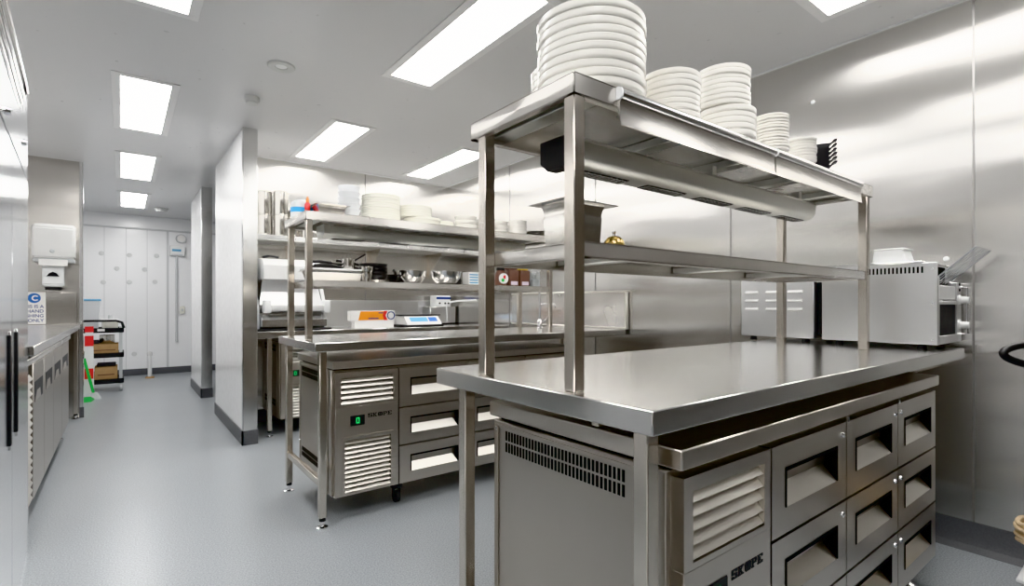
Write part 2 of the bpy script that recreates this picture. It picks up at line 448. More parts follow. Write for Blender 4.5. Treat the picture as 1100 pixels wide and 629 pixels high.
def make_fridge(label):
    # local layout: front of drawers at y=0, panel starts at x=0
    t = thing('drawer_fridge', label, 'drawer fridge', (0, 0, 0), 'under-bench drawer fridges')
    W, D = 1.64, .60
    z0, z1 = .125, .757
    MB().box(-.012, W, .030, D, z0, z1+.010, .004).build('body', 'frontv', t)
    MB().box(-.018, W+.012, -.008, D+.012, .776, .815, .003).build('top_slab', 'front', t)
    MB().box(.0, W, .03, D-.02, z1+.010, .776).build('gap_gasket', 'dark', t)
    # louvred compressor panel
    px1 = .336
    bands = [(z0, .150), (.150, .420), (.420, .578), (.578, .722), (.722, z1)]
    mb = MB(); mb.box(0, px1, 0, .03, .420, .578, .0015)
    mb.holed(0, px1, .578, z1, .030, px1-.028, .590, .728, 0, .03)
    mb.holed(0, px1, z0, .420, .045, px1-.042, .137, .408, 0, .03)
    mb.build('front_panel', 'front', t)
    mb = MB(); mb.holed(.033, px1-.030, .130, .426, .047, px1-.044, .139, .406, -.004, 0)
    mb.build('filter_frame', 'front', t)
    louvre(.030, px1-.028, .590, .728, 5, 0, t)
    louvre(.045, px1-.042, .137, .408, 11, 0, t)
    d = MB().box(.075, .150, -.003, .001, .478, .530, .002).build('display', 'black', t)
    g = MB()
    for a, b, c, e in ((.105, .1075, .490, .518), (.1185, .121, .490, .518), (.107, .119, .5155, .518), (.107, .119, .490, .4925)): g.box(a, b, -.0042, -.003, c, e)
    g.build('digit', 'led', d)
    lettering('SKOPE', .168, .512, .130, .020, 0, t)
    # three columns of three drawers
    for c in range(3):
        x0 = .342+c*.4335; x1 = x0+.429
        for r in range(3):
            zb = [.544, .336, z0][r]; zt = [z1, .537, .329][r]
            w, h = x1-x0, zt-zb
            a, b = x0+w*.155, x0+w*.86; lo, hi = zb+h*.29, zb+h*.73
            dr = MB().holed(x0, x1, zb, zt, a, b, lo, hi, 0, .03).build('drawer', 'front', t)
            k = MB(); T = .005
            k.box(a-.001, a+T, -.0015, .06, lo, hi).box(b-T, b+.001, -.0015, .06, lo, hi).box(a, b, -.0015, .06, hi-T*1.6, hi+.001).box(a, b, .058, .062, lo, hi)
            k.build('pull_liner', 'dark', dr)
            k = MB(); i0, i1 = a+T, b-T
            k.hexa([(i0, -.0008, lo), (i1, -.0008, lo), (i1, .004, lo-.0005), (i0, .004, lo-.0005)], [(i0+.004, .050, hi-.022), (i1-.028, .050, hi-.022), (i1-.028, .055, hi-.026), (i0+.004, .055, hi-.026)])
            k.build('pull_plate', 'slat', dr)
            lx = (x1-.028) if c < 2 else x0+.024
            k = MB(); k.cyl((lx, .002, zt-.032), (lx, -.004, zt-.032), .0085, .0075, 16).cyl((lx, -.004, zt-.032), (lx, -.006, zt-.032), .0055, .004, 12)
            k.build('lock', 'chrome', dr)
    MB().box(.33, .343, .005, .03, z0, z1).build('door_gap', 'dark', t)
    for x in (.343+.4315, .343+.865): MB().box(x-.004, x+.004, -.006, .0, .758, .772).build('hinge_tab', 'bright', t)
    # vented end panel
    xe = -.012
    mb = MB()
    for a, b, c, e in ((.075, D-.012, .748, z1), (.075, D-.012, z0, .14), (.075, .088, .14, .748), (D-.025, D-.012, .14, .748)): mb.box(xe-.004, xe, a, b, c, e, .001)
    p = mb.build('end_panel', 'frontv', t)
    n = 34
    for zs in ((.730, .699), (.262, .231)):
      s = MB()
      for zz in zs:
        for i in range(n):
            y = .135+.405*i/(n-1)
            s.box(xe-.0006, xe+.001, y-.0035, y+.0035, zz-.0125, zz+.0125)
      s.build('vent_slots', 'dark', p)
    s = MB()
    for y, z in ((.082, .744), (D-.018, .744), (.082, .5), (D-.018, .3)): s.cyl((xe-.004, y, z), (xe-.006, y, z), .004, .003, 8)
    s.build('screws', 'chrome', p)
    # two castors in front of the compressor, two feet at the far end
    for x, y in ((.36, .08), (.36, D-.09)):
        k = MB(); k.cyl((x-.012, y, .032), (x+.012, y, .032), .032, seg=20).box(x-.020, x-.014, y-.012, y+.012, .03, .085).box(x+.014, x+.020, y-.012, y+.012, .03, .085).box(x-.025, x+.025, y-.022, y+.022, .08, .125)
        k.build('castor', 'rubber', t)
    for x, y in ((W-.06, .075), (W-.06, D-.08)):
        k = MB(); k.box(x-.014, x+.014, y-.014, y+.014, .055, .125).cyl((x, y, .008), (x, y, .06), .009, seg=10).lathe(x, y, 0, [(.001, 0), (.027, 0), (.027, .006), (.012, .013), (.001, .014)], 18)
        k.build('foot', 'chrome', t)
    return t
fr = make_fridge('nearest drawer fridge of nine drawers, in the right foreground under the near bench')
fr.location = (.838, .563, 0)
f2 = copy_tree(fr); f2.location = (.841, 2.54, 0); f2.scale = (1, 1, .984); f2['label'] = 'middle drawer fridge under the second bench, seen past open bench legs'
f3 = copy_tree(fr); f3.location = (1.055, 4.55, 0); f3['label'] = 'fridge glimpsed in shadow under the back bench, only its louvred edge in view'

# ------------------------------------------------------------------ shelf gantries over the benches
def gantry(label, x0, x1, y0, y1, zt, zm, bz, posts_x, posts_y, mid):
    t = thing('shelf_gantry', label, 'overshelf', ((x0+x1)/2, (y0+y1)/2, bz))
    th = .046
    mb = MB()
    mb.box(x0, x1, y0, y1, zt-.003, zt)
    e = .004
    mb.box(x0, x1, y0, y0+e, zt-th, zt, .0012).box(x0, x1, y1-e, y1, zt-th, zt, .0012).box(x0, x0+e, y0, y1, zt-th, zt, .0012).box(x1-e, x1, y0, y1, zt-th, zt, .0012)
    mb.box(x0, x1, y0, y0+.018, zt-th, zt-th+.003).box(x0, x1, y1-.018, y1, zt-th, zt-th+.003).box(x0, x0+.018, y0, y1, zt-th, zt-th+.003).box(x1-.018, x1, y0, y1, zt-th, zt-th+.003)
    top = mb.build('upper_shelf', 'steel', t)
    for f in (.04, .28, .5, .72, .95):
        x = x0+(x1-x0)*f
        MB().box(x, x+.055, y0+.006, y1-.006, zt-.028, zt-.0035, .002).build('shelf_rib', 'dull', top)
    for px in posts_x:
        for py in posts_y:
            MB().box(px, px+.032, py, py+.032, bz+.0005, zt-th-.0005 if 0 else zt-.004, .002).build('post', 'post', t)
    mx0, mx1, my0, my1 = mid
    mb = MB()
    mth = .036
    mb.box(mx0, mx1, my0, my1, zm-.003, zm)
    mb.box(mx0, mx1, my0, my0+e, zm-mth, zm, .0012).box(mx0, mx1, my1-e, my1, zm-mth, zm, .0012).box(mx0, mx0+e, my0, my1, zm-mth, zm, .0012).box(mx1-e, mx1, my0, my1, zm-mth, zm, .0012)
    mb.box(mx0, mx1, my0, my0+.02, zm-mth, zm-mth+.003).box(mx0, mx0+.02, my0, my1, zm-mth, zm-mth+.003).box(mx0, mx1, my1-.02, my1, zm-mth, zm-mth+.003)
    ms = mb.build('middle_shelf', 'steel', t)
    for f in (.15, .5, .82):
        x = mx0+(mx1-mx0)*f
        MB().box(x, x+.05, my0+.006, my1-.006, zm-.024, zm-.0035, .002).build('shelf_rib', 'dull', ms)
    return t
gantry('two-tier stainless shelf on posts standing on the near bench, white plates on top', .75, 2.467, .766, 1.163, 1.574, 1.222, .90, (.7525, 2.41), (.768, 1.098), (.7845, 2.41, .772, 1.127))
gantry('two-tier stainless shelf on posts standing on the second bench, crowded with plates and pans', .759, 2.492, 2.755, 3.19, 1.577, 1.215, .90, (.763, 2.452), (2.757, 3.112), (.795, 2.452, 2.76, 3.14))

# heat lamp troughs under the upper shelves
def heat_lamp(label, x0, x1, ya, yb, z0, z1, nb_, cap='rubber'):
    yc = (ya+yb)/2
    t = thing('heat_lamp', label, 'heat lamp', ((x0+x1)/2, yc, z0))
    hw = (yb-ya)/2; h = z1-z0
    outer = [(ya+.012, z1), (ya, z1-.012), (ya+.004, z0+h*.30), (ya+.018, z0+h*.07), (ya+.035, z0), (yb-.035, z0), (yb-.018, z0+h*.07), (yb-.004, z0+h*.30), (yb, z1-.012), (yb-.012, z1)]
    MB().prism(outer, 'x', x0+.035, x1).build('trough', 'dull', t)
    n = 5
    for i in range(n):
        c = x0+.16+(x1-x0-.28)*i/(n-1)
        mb = MB()
        mb.box(c-.095, c+.095, ya+.036, yb-.036, z0-.0012, z0+.0005)
        g = mb.build('grille', 'dark', t)
        mb = MB()
        for k in range(9):
            xx = c-.088+k*.022
            mb.box(xx-.002, xx+.002, ya+.036, yb-.036, z0-.004, z0-.001)
        for k in range(4):
            yy = ya+.042+k*(yb-ya-.084)/3
            mb.box(c-.092, c+.092, yy-.002, yy+.002, z0-.004, z0-.001)
        mb.build('guard_wires', 'bright', g)
    MB().prism([(ya-.006, z1+.004), (ya-.006, z0+.02), (ya+.02, z0-.004), (yb-.02, z0-.004), (yb+.006, z0+.02), (yb+.006, z1+.004)], 'x', x0, x0+.034).build('end_cap', cap, t)
    for f in (.04, .5, .96):
        x = x0+(x1-x0)*f
        MB().box(x-.012, x+.012, yc-.02, yc+.02, z1-.002, nb_, .001).build('bracket', 'dull', t)
    return t
heat_lamp('long grey heat lamp trough with wire grilles hanging under the near upper shelf', .872, 2.25, .895, 1.01, 1.432, 1.503, 1.545)
heat_lamp('grey heat lamp trough hanging under the upper shelf of the second bench', .905, 2.37, 2.93, 3.06, 1.468, 1.537, 1.549, 'dull')

# ticket rails clipped to the front edge of the near upper shelf
def ticket_rail(label, x0, x1):
    y = .766; zt = 1.574
    t = thing('ticket_rail', label, 'order rail', ((x0+x1)/2, y, zt-.07), 'order ticket rails')
    MB().prism([(y-.0005, zt-.004), (y-.006, zt-.002), (y-.014, zt-.006), (y-.019, zt-.014), (y-.018, zt-.024), (y-.012, zt-.029), (y-.0005, zt-.029)], 'x', x0, x1).build('rail', 'bright', t, angle=60)
    MB().prism([(y-.0005, zt-.031), (y-.012, zt-.031), (y-.009, zt-.036), (y-.011, zt-.080), (y-.015, zt-.088), (y-.013, zt-.089), (y-.008, zt-.081), (y-.0005, zt-.038)], 'x', x0, x1).build('ticket_plate', 'steel', t)
    MB().prism([(y-.0005, zt-.003), (y-.007, zt-.001), (y-.016, zt-.006), (y-.020, zt-.014), (y-.019, zt-.025), (y-.012, zt-.030), (y-.0005, zt-.030)], 'x', x0-.004, x0).build('end_cap', 'white', t)
    return t
ticket_rail('longer steel order rail clipped along the near upper shelf front, below the big plates', .884, 1.602)
ticket_rail('shorter steel order rail at the right end of the near upper shelf front', 1.612, 2.312)

# ------------------------------------------------------------------ crockery
ORD = ['topmost', 'second from the top', 'third from the top', 'fourth from the top', 'fifth from the top', 'sixth from the top', 'seventh from the top', 'eighth from the top',
       'ninth from the top', 'tenth from the top', 'eleventh from the top', 'twelfth from the top', 'thirteenth from the top', 'fourteenth from the top', 'fifteenth from the top']
def plate_mesh(r, h, name, mat, kind):
    mb = MB(); f = .60*r; w = .0035+.012*r
    if kind == 'plate':      # coupe plate with an upright rolled rim
        pr = [(0, .003), (f-.004, .003), (f, 0), (f+.004, .002), (r*.93, h*.12), (r*.982, h*.20), (r*.996, h*.30), (r, h*.50), (r, h*.90), (r-.0015, h*.98), (r-w*.4, h), (r-w*.8, h*.97), (r-w*1.0, h*.75), (r*.86, h*.40), (f, .007), (0, .007)]
    elif kind == 'flat':     # dinner plate with a wide flat rim
        pr = [(0, .003), (f-.004, .003), (f, 0), (f+.004, .002), (r*.72, h*.25), (r*.97, h*.52), (r, h*.66), (r, h*.98), (r*.985, h), (r*.72, h*.62), (f, .006), (0, .006)]
    else:                    # bowl
        f = .5*r
        pr = [(0, .003), (f-.004, .003), (f, 0), (f+.003, .004), (r*.80, h*.35), (r*.95, h*.70), (r, h*.95), (r-.002, h), (r-.005, h*.95), (r*.90, h*.66), (r*.74, h*.36), (f, .010), (0, .008)]
    mb.lathe(0, 0, 0, pr, 56)
    o = mb.build(name, mat)
    return o
def stack(n, x, y, z, r, h, pitch, where, group, name='plate', mat='china', kind='plate', cat='plate', jit=.002, colour='white'):
    proto = None
    if kind == 'plate': h = pitch*1.16
    for i in range(n):
        if proto is None: o = proto = plate_mesh(r, h, name, mat, kind)
        else:
            o = proto.copy(); COL.objects.link(o)
        dx, dy = (random.uniform(-jit, jit), random.uniform(-jit, jit)) if i else (0, 0)
        sc = 1+random.uniform(-.006, .006)
        o.location = (x+dx, y+dy, z+.0006+i*pitch); o.scale = (sc, sc, 1); o.rotation_euler = (0, 0, random.uniform(0, 6))
        pos = ORD[n-1-i] if i else 'bottom one'
        tag(o, f'{colour} {name}, {pos} of {where}', cat, group)
    return proto
ZT = 1.574
stack(10, .928, .888, ZT, .133, .026, .0195, 'the tallest wide stack on the near shelf', 'wide plates in the tallest stack', jit=.003)
stack(10, 1.014, 1.10, ZT, .080, .022, .0178, 'the stack hidden behind the tallest wide stack', 'plates behind the tallest stack')
stack(8, 1.195, .846, ZT, .080, .022, .0155, 'the shelf stack beside the tallest wide stack', 'plates in the second stack')
stack(5, 1.463, .838, ZT, .086, .023, .0175, 'the lower wide tier under the third shelf stack', 'wide lower plates of the third stack', jit=.003)
stack(8, 1.449, .842, ZT+5*.0175+.004, .0805, .021, .0145, 'the upper tier in the third shelf stack', 'upper plates of the third stack')
stack(12, 1.690, .811, ZT, .0545, .014, .0098, 'the thin saucer stack fourth along the shelf', 'saucers in the fourth stack', name='saucer', cat='saucer', kind='flat')
stack(8, 1.905, .809, ZT, .050, .016, .0102, 'the lowest small stack beside the black pans', 'saucers in the fifth stack', name='saucer', cat='saucer', kind='flat')
# black cast dishes nested at the right end
def black_dish():
    t = thing('gratin_dish', '', 'serving dish', (0, 0, 0), 'black handled dishes')
    mb = MB()
    prof = [(-.045, .032), (-.036, .006), (-.030, 0), (.030, 0), (.036, .006), (.045, .032), (.042, .032), (.033, .009), (.028, .005), (-.028, .005), (-.033, .009), (-.042, .032)]
    mb.prism(prof, 'y', -.055, .055); mb.box(-.042, .042, -.055, -.051, .003, .032).box(-.042, .042, .051, .055, .003, .032)
    mb.build('dish', 'blackmetal', t)
    for sgn in (-1, 1):
        h = MB(); w = .017
        sec = [(sgn*.043, .026), (sgn*.060, .031), (sgn*.072, .040), (sgn*.090, .043), (sgn*.091, .049), (sgn*.070, .047), (sgn*.057, .037), (sgn*.043, .032)]
        h.prism(sec, 'y', -.032, -.018); h.prism(sec, 'y', .018, .032); h.box(min(sgn*.078, sgn*.092), max(sgn*.078, sgn*.092), -.032, .032, .042, .049, .002)
        h.build('handle', 'blackmetal', t)
    return t
bd = black_dish()
for i in range(6):
    o = bd if i == 0 else copy_tree(bd)
    o.location = (2.112, .826, ZT+.0008+i*.0165); o.rotation_euler = (0, 0, R(-62))
    o.scale = (.58, .58, 1)
    tag(o, f'black handled dish, {ORD[5-i] if i else "bottom one"} of the nested pile on the near shelf', 'serving dish', 'black handled dishes')

# ------------------------------------------------------------------ things on the near middle shelf
def gn_pan(x0, x1, y0, y1, z0, h, label, taper=.035, flange=.018, name='steel_pan', cat='steel pan', mat='pot', group=None, step=True):
    t = thing(name, label, cat, ((x0+x1)/2, (y0+y1)/2, z0), group)
    mb = MB(); z1 = z0+h; tp = taper
    def ring(d, z): return [(x0+d, y0+d, z), (x1-d, y0+d, z), (x1-d, y1-d, z), (x0+d, y1-d, z)]
    lv = [ring(tp, z0), ring(tp*.45, z1-.03) if step else ring(tp*.4, z1-h*.25), ring(.006, z1-.024) if step else ring(.004, z1-h*.2), ring(0, z1), ring(.006, z1), ring(tp*.45+.006, z1-.028) if step else ring(tp*.4+.006, z1-h*.2), ring(tp+.004, z0+.004)]
    rows = [[mb.bm.verts.new(p) for p in L_] for L_ in lv]
    for a, b in zip(rows, rows[1:]):
        for i in range(4): mb.bm.faces.new([a[i], a[(i+1) % 4], b[(i+1) % 4], b[i]])
    mb.bm.faces.new(rows[0][::-1]); mb.bm.faces.new(rows[-1])
    mb.build('pan_body', mat, t)
    f = MB(); e = flange
    f.holed(x0-e, x1+e, y0-e, y1+e, x0+.003, x1-.003, y0+.003, y1-.003, 0, .003)
    for v in f.bm.verts: v.co = Vector((v.co.x, v.co.z, z1+.001+v.co.y))
    f.build('rim', mat, t)
    return t
gn_pan(.919, 1.071, .974, 1.068, 1.2225, .134, 'tall tapered steel pan with flanged rim on the near middle shelf', taper=.010, flange=.028)
def bell(x, y, z):
    t = thing('service_bell', 'small brass service bell on the near middle shelf beside the steel pan', 'bell', (x, y, z))
    MB().lathe(x, y, z, [(0, 0), (.026, 0), (.026, .006), (.022, .012), (0, .012)], 28).build('base', 'black', t)
    MB().lathe(x, y, z, [(.028, .011), (.0285, .016), (.025, .029), (.017, .038), (.006, .042), (0, .0425)], 32).build('dome', 'brass', t)
    MB().lathe(x, y, z, [(.003, .042), (.003, .048), (.0055, .050), (.0055, .053), (0, .055)], 16).build('button', 'chrome', t)
bell(1.022, .895, 1.2225)

# ------------------------------------------------------------------ appliances at the wall end of the near bench
def small_oven():
    x0, x1, y0, y1, z0, z1 = 2.625, 2.97, 1.055, 1.415, .922, 1.212
    t = thing('countertop_oven', 'pale steel countertop box oven with nine vent louvres, behind the toaster', 'oven', (2.8, 1.23, .90))
    MB().box(x0, x1, y0, y1, z0, z1, .004, 2).build('casing', 'appl', t)
    for r in range(3):
        for c in range(3):
            y = y1-.06-c*.108; z = 1.148-r*.043
            s = MB()
            s.prism([(x0-.0005, z+.008), (x0-.010, z-.002), (x0-.010, z-.005), (x0-.0005, z-.007)], 'y', y-.034, y+.034)
            s.build('vent_louvre', 'whitegloss', t)
    MB().box(2.66, 2.94, y0-.020, y0-.001, z0+.02, z1-.02, .003).build('door', 'black', t)
    for x in (x0+.035, x1-.035):
        for y in (y0+.05, y1-.05):
            f = MB(); f.cyl((x, y, .9005), (x, y, .922), .018, .014, 12); f.build('foot', 'black', t)
small_oven()
def toaster():
    x0, x1, y0, y1, z0, z1 = 2.605, 2.975, .585, 1.012, .922, 1.257
    t = thing('conveyor_toaster', 'boxy steel conveyor toaster with wire rack and knobs at the wall end', 'toaster', (2.79, .8, .90))
    # side skin with slots, open front
    b = MB(); b.box(x0+.003, x1, y0+.05, y1, z0, z1-.002, .003); b.build('casing', 'appl', t)
    s = MB(); s.box(x0, x0+.004, y0, y1, z0, z1, .0015)
    sk = s.build('side_panel', 'appl', t)
    q = MB()
    for i in range(26):
        y = y0+.05+i*.0142
        q.box(x0-.0007, x0+.001, y-.0032, y+.0032, z1-.042, z1-.016)
    q.build('vent_slots', 'dark', sk)
    q = MB()
    for z in (z0+.02, (z0+z1)/2, z1-.028): q.cyl((x0, y0+.016, z), (x0-.003, y0+.016, z), .005, .004, 10)
    q.build('screws', 'chrome', sk)
    MB().box(x0-.004, x1, y0+.05, y1+.004, z1, z1+.008, .002).build('lid', 'bright', t)
    # front face
    f = MB(); f.box(x0+.004, x0+.030, y0, y0+.05, z0, z1-.06, .002).box(x1-.075, x1, y0, y0+.05, z0, z1-.075, .002).box(x0+.03, x1-.075, y0, y0+.05, z0, z0+.035, .002).box(x0+.03, x1-.075, y0, y0+.05, 1.085, 1.100, .002)
    f.build('front_frame', 'appl', t)
    MB().box(x0+.03, x1-.075, y0+.006, y0+.010, z0+.035, 1.085).build('window', 'glass', t)
    MB().box(x0+.034, x1-.08, y0+.004, y0+.016, 1.105, 1.165, .004).build('return_tray', 'whitegloss', t)
    MB().box(x0+.03, x1-.075, y0+.04, y0+.05, 1.165, z1-.01).build('feed_opening', 'dark', t)
    for z in (1.105, .995):
        k = MB(); c = (x1-.035, y0, z); k.cyl(c, (c[0], y0-.006, z), .024, .022, 20).cyl((c[0], y0-.006, z), (c[0], y0-.034, z), .016, .014, 16)
        k.build('knob', 'whitegloss', t)
    q = MB()
    for z in (1.205-.03, 1.15): q.cyl((x1-.035, y0+.0, z), (x1-.035, y0-.003, z), .007, .007, 10)
    q.build('indicator', 'black', t)
    h = MB(); h.tube([(x1-.008, y0, .955), (x1-.008, y0-.022, .958), (x1-.008, y0-.022, 1.16), (x1-.008, y0, 1.163)], .004, 8); h.build('guard_bar', 'chrome', t)
    # loading rack: wires rising out of the feed opening towards the front
    rk = MB(); a0, a1 = x0+.035, x1-.085; n = 7
    lo = (y0+.03, 1.175); hi = (.475, 1.312)
    def pt(x, f): return (x, lo[0]+(hi[0]-lo[0])*f, lo[1]+(hi[1]-lo[1])*f)
    for i in range(n):
        x = a0+(a1-a0)*i/(n-1); rk.tube([pt(x, -.05), pt(x, 1)], .0021 if 0 < i < n-1 else .0035, 6)
    for f in (1, .62, .08): rk.tube([pt(a0, f), pt(a1, f)], .0038, 6)
    rk.build('loading_rack', 'chrome', t)
    for x in (x0+.04, x1-.05):
        for y in (y0+.06, y1-.06):
            f = MB(); f.cyl((x, y, .9005), (x, y, .922), .017, .014, 12); f.build('foot', 'black', t)
    # tub on the lid
    u = thing('plastic_tub', 'small white plastic tub sitting on top of the conveyor toaster', 'tub', (2.72, .77, z1+.008))
    m_ = MB(); zz = z1+.0085
    m_.hexa([(2.685, .705, zz), (2.79, .705, zz), (2.79, .835, zz), (2.685, .835, zz)], [(2.68, .722, zz+.058), (2.795, .722, zz+.058), (2.795, .826, zz+.058), (2.68, .826, zz+.058)])
    m_.build('tub_body', 'white', u)
    MB().box(2.676, 2.799, .712, .828, zz+.0585, zz+.066, .003).build('lid', 'whitegloss', u)
toaster()
for i, (y, z) in enumerate(((1.215, 2.195), (.645, 1.295))):
    mb = MB(); mb.cyl((WX, y, z), (WX-.008, y, z), .012, .008, 14)
    tag(base(mb.build('wall_stud', 'white'), WX, y, z), ['small white stud high on the right steel wall above the order rail', 'small white stud on the right steel wall above the wire rack'][i], 'wall stud')

# ------------------------------------------------------------------ things on the second bench's upper shelf
Z2 = 1.577
stack(12, 1.268, 2.985, Z2, .118, .022, .0142, 'the tall cream stack, leftmost on the second shelf', 'cream plates in the tall second-bench stack', mat='china2', colour='cream')
stack(4, 1.540, 2.975, Z2, .122, .022, .0138, 'the wide tier beside the tall cream stack', 'cream plates under the medium stack', mat='china2', colour='cream', jit=.006)
stack(5, 1.500, 2.985, Z2+4*.0138+.003, .110, .022, .0145, 'the upper tier beside the tall cream stack', 'cream plates on the medium stack', mat='china2', colour='cream')
stack(5, 1.735, 3.03, Z2, .071, .018, .0125, 'the low pile right of the medium cream stack', 'small cream plates in the low pile', mat='china2', colour='cream')
stack(3, 1.865, 2.95, Z2, .079, .045, .030, 'the widest bowl pile', 'white bowls left of the post', name='bowl', cat='bowl', kind='bowl', jit=.001)
stack(3, 2.025, 2.97, Z2, .073, .045, .028, 'the bowl pile behind the post', 'white bowls behind the post', name='bowl', cat='bowl', kind='bowl', jit=.001)
stack(3, 2.168, 2.98, Z2, .064, .045, .030, 'the narrowest bowl pile', 'white bowls right of the post', name='bowl', cat='bowl', kind='bowl', jit=.001)
stack(4, 2.318, 2.97, Z2, .078, .050, .024, 'the bowl pile next to the platters', 'white bowls beside the platters', name='bowl', cat='bowl', kind='bowl', jit=.001)
def platter(i):
    mb = MB(); mb.lathe(0, 0, 0, [(0, 0), (.055, 0), (.072, .004), (.085, .008), (.085, .010), (.070, .006), (.054, .003), (0, .003)], 40)
    for v in mb.bm.verts: v.co.y *= 1.3
    return mb.build('steel_platter', 'pot')
pp = None
for i in range(5):
    if pp is None: o = pp = platter(0)
    else: o = pp.copy(); COL.objects.link(o)
    o.location = (2.490+random.uniform(-.006, .0), 2.965, Z2+.0008+i*.0112); o.rotation_euler = (0, 0, random.uniform(-.2, .2))
    tag(o, f'steel oval platter, {ORD[4-i] if i else "bottom one"} of the pile beside the white bowls', 'platter', 'steel platters on the second shelf')
# stack of translucent containers
for i in range(5):
    t = thing('plastic_container', f'translucent plastic container, {ORD[4-i] if i else "bottom one"} of the stack beside the cream plates', 'container', (1.068, 2.98, Z2), 'translucent containers')
    z = Z2+.0006+i*.034; mb = MB()
    mb.lathe(1.068, 2.98, z, [(0, 0), (.050, 0), (.058, .045), (.064, .062), (.066, .064), (.066, .067), (.062, .066), (.055, .045), (.047, .004), (0, .004)], 28)
    mb.build('container_body', 'frost', t)
gn_pan(.852, 1.010, 2.86, 3.04, Z2+.0005, .060, 'shallow steel pan with rim at the left end of the second upper shelf', taper=.012, flange=.016, step=False)
o = MB().box(.868, .985, 2.90, 3.08, Z2+.0665, Z2+.078, .004, 2).build('folded_cloth', 'paper'); tag(base(o, .92, 2.99, Z2+.0665), 'white folded cloth lying on the shallow steel pan', 'cloth')
# bag of blue wipes and a small sauce bottle
t = thing('wipes_packet', 'white and blue plastic packet at the left end of the second upper shelf', 'packet', (.81, 3.06, Z2))
MB().lathe(.815, 3.07, Z2, [(0, .001), (.048, .001), (.052, .01), (.052, .035)], 24).build('packet_base', 'white', t)
MB().lathe(.815, 3.07, Z2, [(.0525, .035), (.0525, .062)], 24).build('blue_band', 'skyblue', t)
MB().lathe(.815, 3.07, Z2, [(.052, .062), (.05, .09), (.03, .108), (0, .112)], 24).build('packet_top', 'frost', t)
t = thing('squeeze_bottle', 'slim red and orange capped bottle behind the shallow steel pan', 'bottle', (.835, 2.945, Z2))
MB().lathe(.833, 2.99, Z2, [(0, .001), (.014, .001), (.015, .004), (.015, .075), (.008, .086)], 18).build('bottle_body', 'red', t)
MB().lathe(.833, 2.99, Z2, [(.009, .086), (.008, .10), (.003, .118), (0, .118)], 14).build('cap', 'orange', t)

# ------------------------------------------------------------------ things on the second bench's middle shelf
ZM = 1.2155
gn_pan(.80, 1.082, 2.80, 2.98, ZM, .052, 'long shallow steel tray, lower of the two at left of the second middle shelf', taper=.014, flange=.016, step=False, name='steel_tray', cat='tray')
o = MB().box(.79, 1.085, 2.80, 2.99, ZM+.0565, ZM+.068, .003).build('tray_lid', 'whitegloss'); tag(base(o, .94, 2.89, ZM+.0565), 'flat white tray lid lying on the long shallow steel tray', 'lid')
t = thing('steel_saucepan', 'small steel saucepan with raised handle behind the tray on the second middle shelf', 'saucepan', (1.03, 2.92, ZM+.068))
MB().lathe(1.035, 2.90, ZM+.0685, [(0, 0), (.034, 0), (.036, .004), (.036, .062), (.039, .064), (.036, .064), (.033, .062), (.032, .004), (0, .004)], 28).build('pan_body', 'pot', t)
h = MB(); h.tube([(1.065, 2.92, ZM+.118), (1.115, 2.95, ZM+.145), (1.165, 2.98, ZM+.172)], .005, 8); h.build('handle', 'blackmetal', t)
def tongs(x, y, z, rz, lb, grp):
    t = thing('kitchen_utensil', lb, 'utensil', (x, y, z), grp)
    c, s_ = math.cos(rz), math.sin(rz)
    def q(a, b, zz): return (x+a*c-b*s_, y+a*s_+b*c, z+zz)
    m_ = MB(); m_.tube([q(-.11, 0, .012), q(-.04, .004, .020), (q(.03, 0, .014))], .009, 8); m_.build('handle', 'black', t)
    m_ = MB(); m_.tube([q(.03, 0, .014), q(.07, 0, .010), q(.11, .0, .012)], .004, 6); m_.lathe(*q(.115, 0, 0), [(0, .006), (.022, .008), (.026, .012), (0, .012)], 12); m_.build('head', 'blackmetal', t)
tongs(.93, 2.87, ZM+.069, .35, 'black handled utensil lying across the tray lid, front one', 'black utensils on the tray')
tongs(.93, 2.94, ZM+.069, -.25, 'black handled utensil lying across the tray lid, behind the front one', 'black utensils on the tray')
tongs(.91, 2.905, ZM+.090, .12, 'black handled utensil lying across the other two on the tray lid', 'black utensils on the tray')
t = thing('steel_cup', 'small upright steel cup at the front of the second middle shelf', 'cup', (1.105, 2.80, ZM))
MB().lathe(1.107, 2.80, ZM, [(0, 0), (.025, 0), (.027, .055), (.031, .06), (.033, .083), (.035, .085), (.032, .084), (.028, .06), (.023, .004), (0, .004)], 26).build('cup_body', 'pot', t)
def skillet(x, y, z, r, rz, lb, grp, mat='blackmetal'):
    t = thing('frying_pan', lb, 'frying pan', (x, y, z), grp)
    MB().lathe(x, y, z, [(0, 0), (r*.78, 0), (r*.86, .006), (r, .026), (r, .028), (r*.96, .027), (r*.83, .008), (0, .005)], 36).build('pan_body', mat, t)
    c, s_ = math.cos(rz), math.sin(rz); h = MB()
    h.tube([(x+c*r*.98, y+s_*r*.98, z+.022), (x+c*(r+.06), y+s_*(r+.06), z+.038), (x+c*(r+.13), y+s_*(r+.13), z+.046)], .007, 8)
    h.build('handle', 'bright' if mat != 'blackmetal' else 'black', t)
for i in range(4):
    skillet(1.205, 2.95, ZM+.018+i*.0225, .085, 2.2+.15*i, f'black frying pan, {ORD[3-i] if i else "bottom one"} of the stack behind the steel cup', 'black frying pans')
t = thing('steel_dish', 'shallow steel dish under the black frying pan stack', 'dish', (1.215, 2.95, ZM))
MB().lathe(1.205, 2.95, ZM, [(0, 0), (.085, 0), (.092, .006), (.095, .016), (.09, .0165), (0, .0165)], 32).build('dish_body', 'pot', t)
skillet(1.405, 3.05, ZM+.0, .080, -1.95, 'lower dark pan with handle lying between the black stack and the steel bowls', 'dark pans beside the bowls')
skillet(1.405, 3.05, ZM+.030, .080, -2.1, 'upper dark pan with handle lying between the black stack and the steel bowls', 'dark pans beside the bowls')
